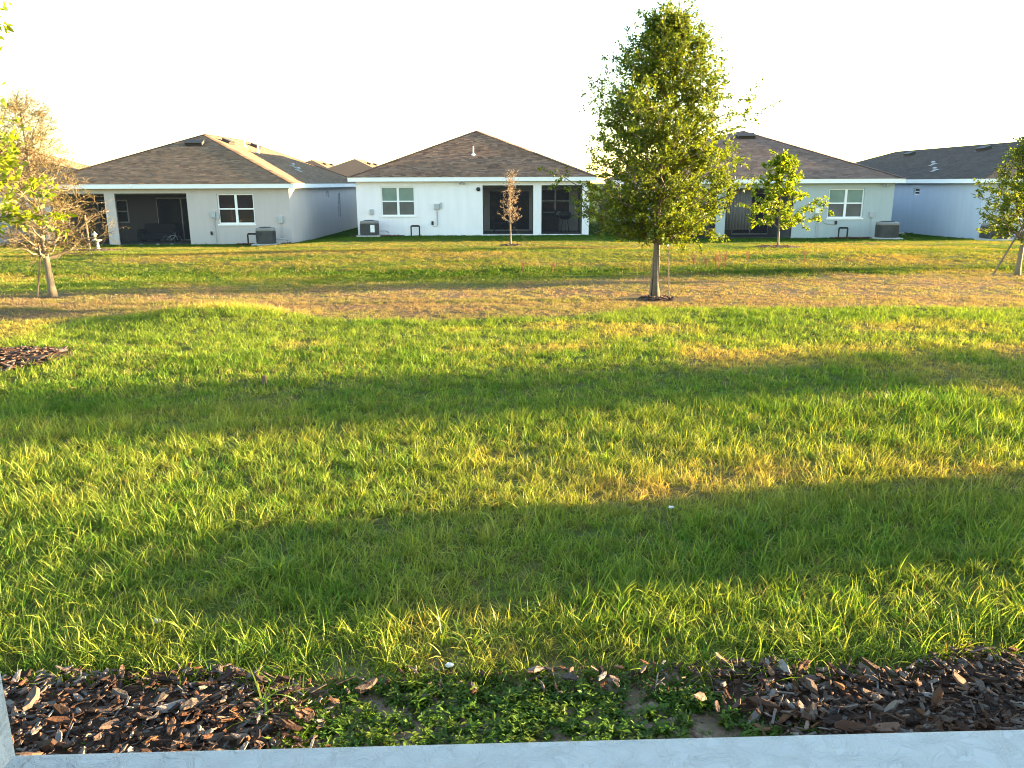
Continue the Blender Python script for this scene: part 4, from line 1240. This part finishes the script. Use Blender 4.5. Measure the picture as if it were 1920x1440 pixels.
clump('grass_clump', 'tall pale clump of upright blades in the shaded lawn band', 1.15, 3.64, 46, .24, .0075, .05, .8, M['weed_green'], 901)
clump('grass_clump', 'arching yellow grass clump on the left bark bed edge', -0.80, 2.32, 60, .19, .0075, .10, 1.7, M['weed_green'], 902)
clump('grass_clump', 'upright blades at the lawn edge above the left bark', -0.2, 2.72, 40, .17, .007, .10, 1.2, M['weed_green'], 903)
clump('grass_clump', 'coarse upright clump on the left of the shaded lawn', -1.05, 3.25, 34, .21, .0075, .08, 1.0, M['weed_green'], 904)
rr = random.Random(44)
for (x, y, s, label, nm, m) in ((.84, 3.95, .011, 'scrap of white paper on the edge of the shaded band', 'paper_scrap', 'litter'),
                               (-1.40, 2.82, .014, 'pale stone lying in the lawn above the left bark', 'stone', 'pebble'), (-.23, 2.55, .012, 'white shell bit beside the weeds', 'shell', 'litter')):
    mb = MB(); n = 7; v = []
    for zz, sc in ((0, .8), (.5, 1.0), (.9, .6)):
        for k in range(n):
            a = 2 * math.pi * k / n; q = s * sc * rr.uniform(.7, 1.2); v.append((q * math.cos(a) * 1.5, q * math.sin(a), zz * s + rr.uniform(-.2, .2) * s))
    f = [(i * n + k, i * n + (k + 1) % n, (i + 1) * n + (k + 1) % n, (i + 1) * n + k) for i in range(2) for k in range(n)] + [tuple(2 * n + k for k in range(n)), tuple(range(n))[::-1]]
    o = mb.add(v, f).build(nm, M[m], None, smooth=False); o.location = (x, y, Hs(x, y) + .035); tag(o, label, 'stone' if m == 'pebble' else 'litter')
st = MB().box(-.018, -.010, -.05, .018, .010, .085).build('survey_stake', M['wood'], None, bevel=.003); st.location = (-2.2, 6.9, Hs(-2.2, 6.9)); tag(st, 'short wooden survey stake in the upper shaded band', 'stake')

# ------------------------------------------------------------------ bark bed in front
def chip_mesh(seed):
    r = random.Random(seed); n = r.choice((6, 7, 8)); ln = r.uniform(.028, .046); wd = ln * r.uniform(.28, .55); th = r.uniform(.003, .008)
    top = []; bot = []
    bow = r.uniform(-.25, .35)
    for k in range(n):
        a = 2 * math.pi * k / n + r.uniform(-.25, .25); q = r.uniform(.72, 1.12)
        px, py = ln * math.cos(a) * q, wd * math.sin(a) * q
        zb = bow * (px * px) / ln
        top.append((px * .9, py * .88, th + zb + r.uniform(-.002, .002))); bot.append((px, py, zb - th * .4 + r.uniform(-.002, .002)))
    v = bot + top + [(r.uniform(-.006, .006), r.uniform(-.004, .004), th * 1.35)]
    f = [(k, (k + 1) % n, n + (k + 1) % n, n + k) for k in range(n)] + [(n + k, n + (k + 1) % n, 2 * n) for k in range(n)] + [tuple(range(n))[::-1]]
    me = bpy.data.meshes.new('bark_chip'); me.from_pydata(v, [], f); me.materials.append(M['chip']); me.update()
    return me


chips = [chip_mesh(500 + k) for k in range(16)]


def bark_cover(x, y):
    """how thickly bark lies at a place, 0..1"""
    e = float(bed_edge(x)) + .05 + 0.12 * float(fbm(x, y, 2.2, 88) - .5) * 2
    if y > e or y < 1.45: return 0
    w = max(float(sstep(-.55, -.85, x)), float(sstep(.60, .95, x + (y - 2.35) * .6)))
    strip = .20 * float(sstep(2.36, 2.46, y)) * (x > -.8)
    return max(w, strip)


bed = MB()
nxb, nyb = 60, 14
bx = np.linspace(-2.6, 3.4, nxb); by = np.linspace(1.35, 2.66, nyb)
v = []
for j in range(nyb):
    for i in range(nxb):
        c = bark_cover(bx[i], by[j]); v.append((bx[i], by[j], Hs(bx[i], by[j]) + (.028 * c + .006 * vnoise(bx[i], by[j], 14, 2) if c > .3 else -.03)))
f = [(j * nxb + i, j * nxb + i + 1, (j + 1) * nxb + i + 1, (j + 1) * nxb + i) for j in range(nyb - 1) for i in range(nxb - 1)]
mbed = MB().add(v, f).build('bark_bed', M['mulch_soil'], None, smooth=True)
tag(mbed, 'bed of loose brown bark chips along the foot of the white sill', 'bark bed')
rb = random.Random(77); items = []
tries = 0
while len(items) < 9500 and tries < 120000:
    tries += 1
    x = rb.uniform(-2.4, 3.0); y = rb.uniform(1.5, 2.78)
    c = bark_cover(x, y)
    if rb.random() > c: continue
    s = rb.choice((.2, .25, .3, .35, .4, .45, .5, .6, .75)) * rb.uniform(.8, 1.2)
    if rb.random() < .035: s = rb.uniform(.9, 1.35)
    items.append((x, y, s))
items.sort(key=lambda t: -t[2])


def chip_matrix(x, y, s):
    lay = rb.random() * .03
    e = Matrix.Rotation(rb.uniform(0, 6.283), 4, 'Z') @ Matrix.Rotation(rb.gauss(0, .26), 4, 'Y') @ Matrix.Rotation(rb.gauss(0, .30), 4, 'X')
    return Matrix.Translation((x, y, Hs(x, y) + .030 + lay)) @ e @ Matrix.Diagonal((s * 1.15, s * 1.15, s * 1.1, 1))


vis = [t for t in items if abs(t[0]) < .66 * t[1] + .05 and 2.02 < t[1]]
big = vis[:300]; bigset = set(big)
for t in big:
    o = bpy.data.objects.new('bark_chip', rb.choice(chips)); COL.objects.link(o); o.parent = mbed; o.matrix_local = chip_matrix(*t)
rest = MB()
for t in items:
    if t in bigset: continue
    me_ = rb.choice(chips); mt = chip_matrix(*t)
    rest.add([mt @ v_.co for v_ in me_.vertices], [tuple(p.vertices) for p in me_.polygons])
for _ in range(7000):   # fine splinters
    x = rb.uniform(-2.4, 3.0); y = rb.uniform(1.5, 2.72)
    if rb.random() > bark_cover(x, y): continue
    a = rb.uniform(0, 6.28); d = Vector((math.cos(a), math.sin(a), rb.gauss(0, .3))).normalized(); s2 = Vector((-d.y, d.x, 0)).normalized()
    rest.obox((x, y, Hs(x, y) + .03 + .03 * rb.random()), d * rb.uniform(.008, .035), s2 * rb.uniform(.0015, .004), d.cross(s2) * .0015)
rs_ = rest.build('small_chips', M['chip'], mbed); rs_['kind'] = 'stuff'

# ------------------------------------------------------------------ leafy weeds
def weed(name, seed, npair, ll, hh):
    r = random.Random(seed); v = []; f = []
    stems = r.choice((2, 3, 4))
    for s in range(stems):
        a = r.uniform(0, 6.28); d = Vector((math.cos(a), math.sin(a), r.uniform(.7, 1.6))).normalized()
        for p in range(npair):
            t = (p + .6) / npair; c = d * hh * t
            for sd in (0, 1):
                b = r.uniform(0, 6.28) if p < npair - 1 else a + sd * math.pi
                ld = Vector((math.cos(b), math.sin(b), r.uniform(.1, .9))).normalized(); sid = ld.cross(Vector((0, 0, 1))).normalized(); nn = sid.cross(ld)
                l_ = ll * r.uniform(.7, 1.25); w = l_ * r.uniform(.32, .45); n0 = len(v)
                for q, ww in ((0, .12), (.35, .9), (.7, .75)):
                    m_ = c + ld * l_ * q - Vector((0, 0, .25 * l_ * q * q))
                    v += [m_ - sid * w * ww * .5 + nn * w * .12, m_, m_ + sid * w * ww * .5 + nn * w * .12]
                v.append(c + ld * l_ - Vector((0, 0, .25 * l_)))
                for k in (0, 3):
                    f += [(n0 + k, n0 + k + 1, n0 + k + 4, n0 + k + 3), (n0 + k + 1, n0 + k + 2, n0 + k + 5, n0 + k + 4)]
                f += [(n0 + 6, n0 + 7, n0 + 9), (n0 + 7, n0 + 8, n0 + 9)]
    me = bpy.data.meshes.new(name); me.from_pydata([tuple(q) for q in v], [], f); me.materials.append(M['weed_tint']); me.update()
    return bpy.data.objects.new(name, me)


M['weed_tint'] = leaf_mat('ground_weed_leaf', (0.8, 0.8, 0.8), (1.2, 1.2, 1.2), trans=0.4, tint=(1.15, 1.1, .5), gloss=0.02, attr='tint')
wc = bpy.data.collections.new('weed_plants')
for k in range(10): wc.objects.link(weed('weed_plant', 700 + k, 4 + k % 3, .017 + .004 * (k % 4), .038 + .010 * (k % 3)))
n = 9000
wx = rng.uniform(-1.5, 1.3, n); wy = rng.uniform(1.98, 2.62, n)
d0 = sstep(-1.0, -0.75, wx) * sstep(1.0, 0.72, wx + (wy - 2.3) * 1.2) * np.clip((fbm(wx, wy, 4.5, 140) - .36) * 5, 0, 1)
low = np.where((wx > -.55) & (wx < .28), sstep(2.10, 2.20, wy + (fbm(wx, wy, 6, 150) - .5) * .15), 1.0)
d0 = d0 * low * sstep(2.60, 2.44, wy + (fbm(wx, wy, 5, 160) - .5) * .2)
keep = rng.random(n) < d0 * .40
keep |= (rng.random(n) < .010)
wx, wy = wx[keep], wy[keep]; n = len(wx)
wt = np.array([.070, .130, .012]) * rng.uniform(.7, 1.4, (n, 1)) * np.stack([rng.uniform(.85, 1.3, n), np.ones(n), np.ones(n)], 1)
scatter_gn('ground_weeds', wc, np.stack([wx, wy, H(wx, wy) - .004], 1), np.stack([rng.normal(0, .2, n), rng.normal(0, .2, n), rng.uniform(0, 6.28, n)], 1), rng.uniform(.5, 1.15, n), wt,
           'low leafy weeds spreading over bark and sand below the lawn')
# pebbles on the sand strip
pb = MB()
for _ in range(160):
    x = rb.uniform(-.7, .95); y = rb.uniform(2.0, 2.3); s = rb.uniform(.002, .007)
    pb.lathe([(s * .5, -s * .3), (s, .2 * s), (s * .5, .9 * s)], 5, (x, y, Hs(x, y) + .002))
tag(pb.build('pebbles', M['pebble'], None), 'tiny pale pebbles on the bare sand strip', None, None, 'stuff')

# clods of sandy soil
cl_ = MB()
for _ in range(1500):
    x = rb.uniform(-1.0, 1.0); y = rb.uniform(1.95, 2.58); s = rb.choice((.004, .005, .006, .008, .011, .016)) * rb.uniform(.7, 1.2)
    v = [Vector((rb.gauss(0, 1), rb.gauss(0, 1), rb.gauss(0, .8))).normalized() * s * rb.uniform(.75, 1.2) for _k in range(1)]
    prof = [(s * .6, -s * .3), (s * rb.uniform(.9, 1.3), .15 * s), (s * .75, .6 * s), (s * .2, .8 * s)]
    n0 = len(cl_.v); cl_.lathe(prof, 6, (x, y, Hs(x, y) + .001))
    for q in range(n0, len(cl_.v)):
        p = cl_.v[q]; cl_.v[q] = (p[0] + rb.gauss(0, .18) * s, p[1] + rb.gauss(0, .18) * s, p[2] + rb.gauss(0, .12) * s)
M['clod'] = island_mat('sandy_clod', [(.20, .14, .09), (.27, .195, .13), (.15, .10, .065), (.31, .24, .17)], 1.0, 0.8, 90, spec=0.1)
tag(cl_.build('soil_clods', M['clod'], None), 'loose sandy clods between the weeds and the sill', None, None, 'stuff')

# ------------------------------------------------------------------ the lanai wall the picture is taken over
M['sill'] = stucco_mat('sill_stucco', (0.50, 0.48, 0.455), bscale=30.0, dirt=0.09, bump=1.0)
lw = empty('lanai_wall', (0, 0.963, 0), R(1.85)); tag(lw, 'white textured stucco sill and jamb along the bottom edge', 'wall')


def rounded_box(x0, y0, z0, x1, y1, z1, name, cuts_x=120):
    bm = bmesh.new(); bmesh.ops.create_cube(bm, size=1)
    for v_ in bm.verts: v_.co = Vector((x0 + (v_.co.x + .5) * (x1 - x0), y0 + (v_.co.y + .5) * (y1 - y0), z0 + (v_.co.z + .5) * (z1 - z0)))
    bmesh.ops.bevel(bm, geom=list(bm.edges), offset=.018, segments=4, affect='EDGES', profile=.5)
    me_ = bpy.data.meshes.new(name); bm.to_mesh(me_); bm.free(); me_.materials.append(M['sill'])
    me_.polygons.foreach_set('use_smooth', [True] * len(me_.polygons))
    return link_mesh(name, me_, lw)


rounded_box(-.70, -.22, -.2, 3.3, 0.0, .95, 'sill')
rounded_box(-1.15, -.223, -.2, -.677, .003, 2.40, 'jamb')
rounded_box(3.28, -.223, -.2, 3.8, .003, 2.40, 'jamb')
rounded_box(-1.2, -.225, 2.38, 3.85, .005, 2.75, 'lintel')
condenser(9.9, 5.2, Hs(9.9, 5.2), 'unseen condenser added by the next house to shade the near lawn', 0, 0.90, 1.11, False)  # unseen unit, added and sized to cast the near shadow band
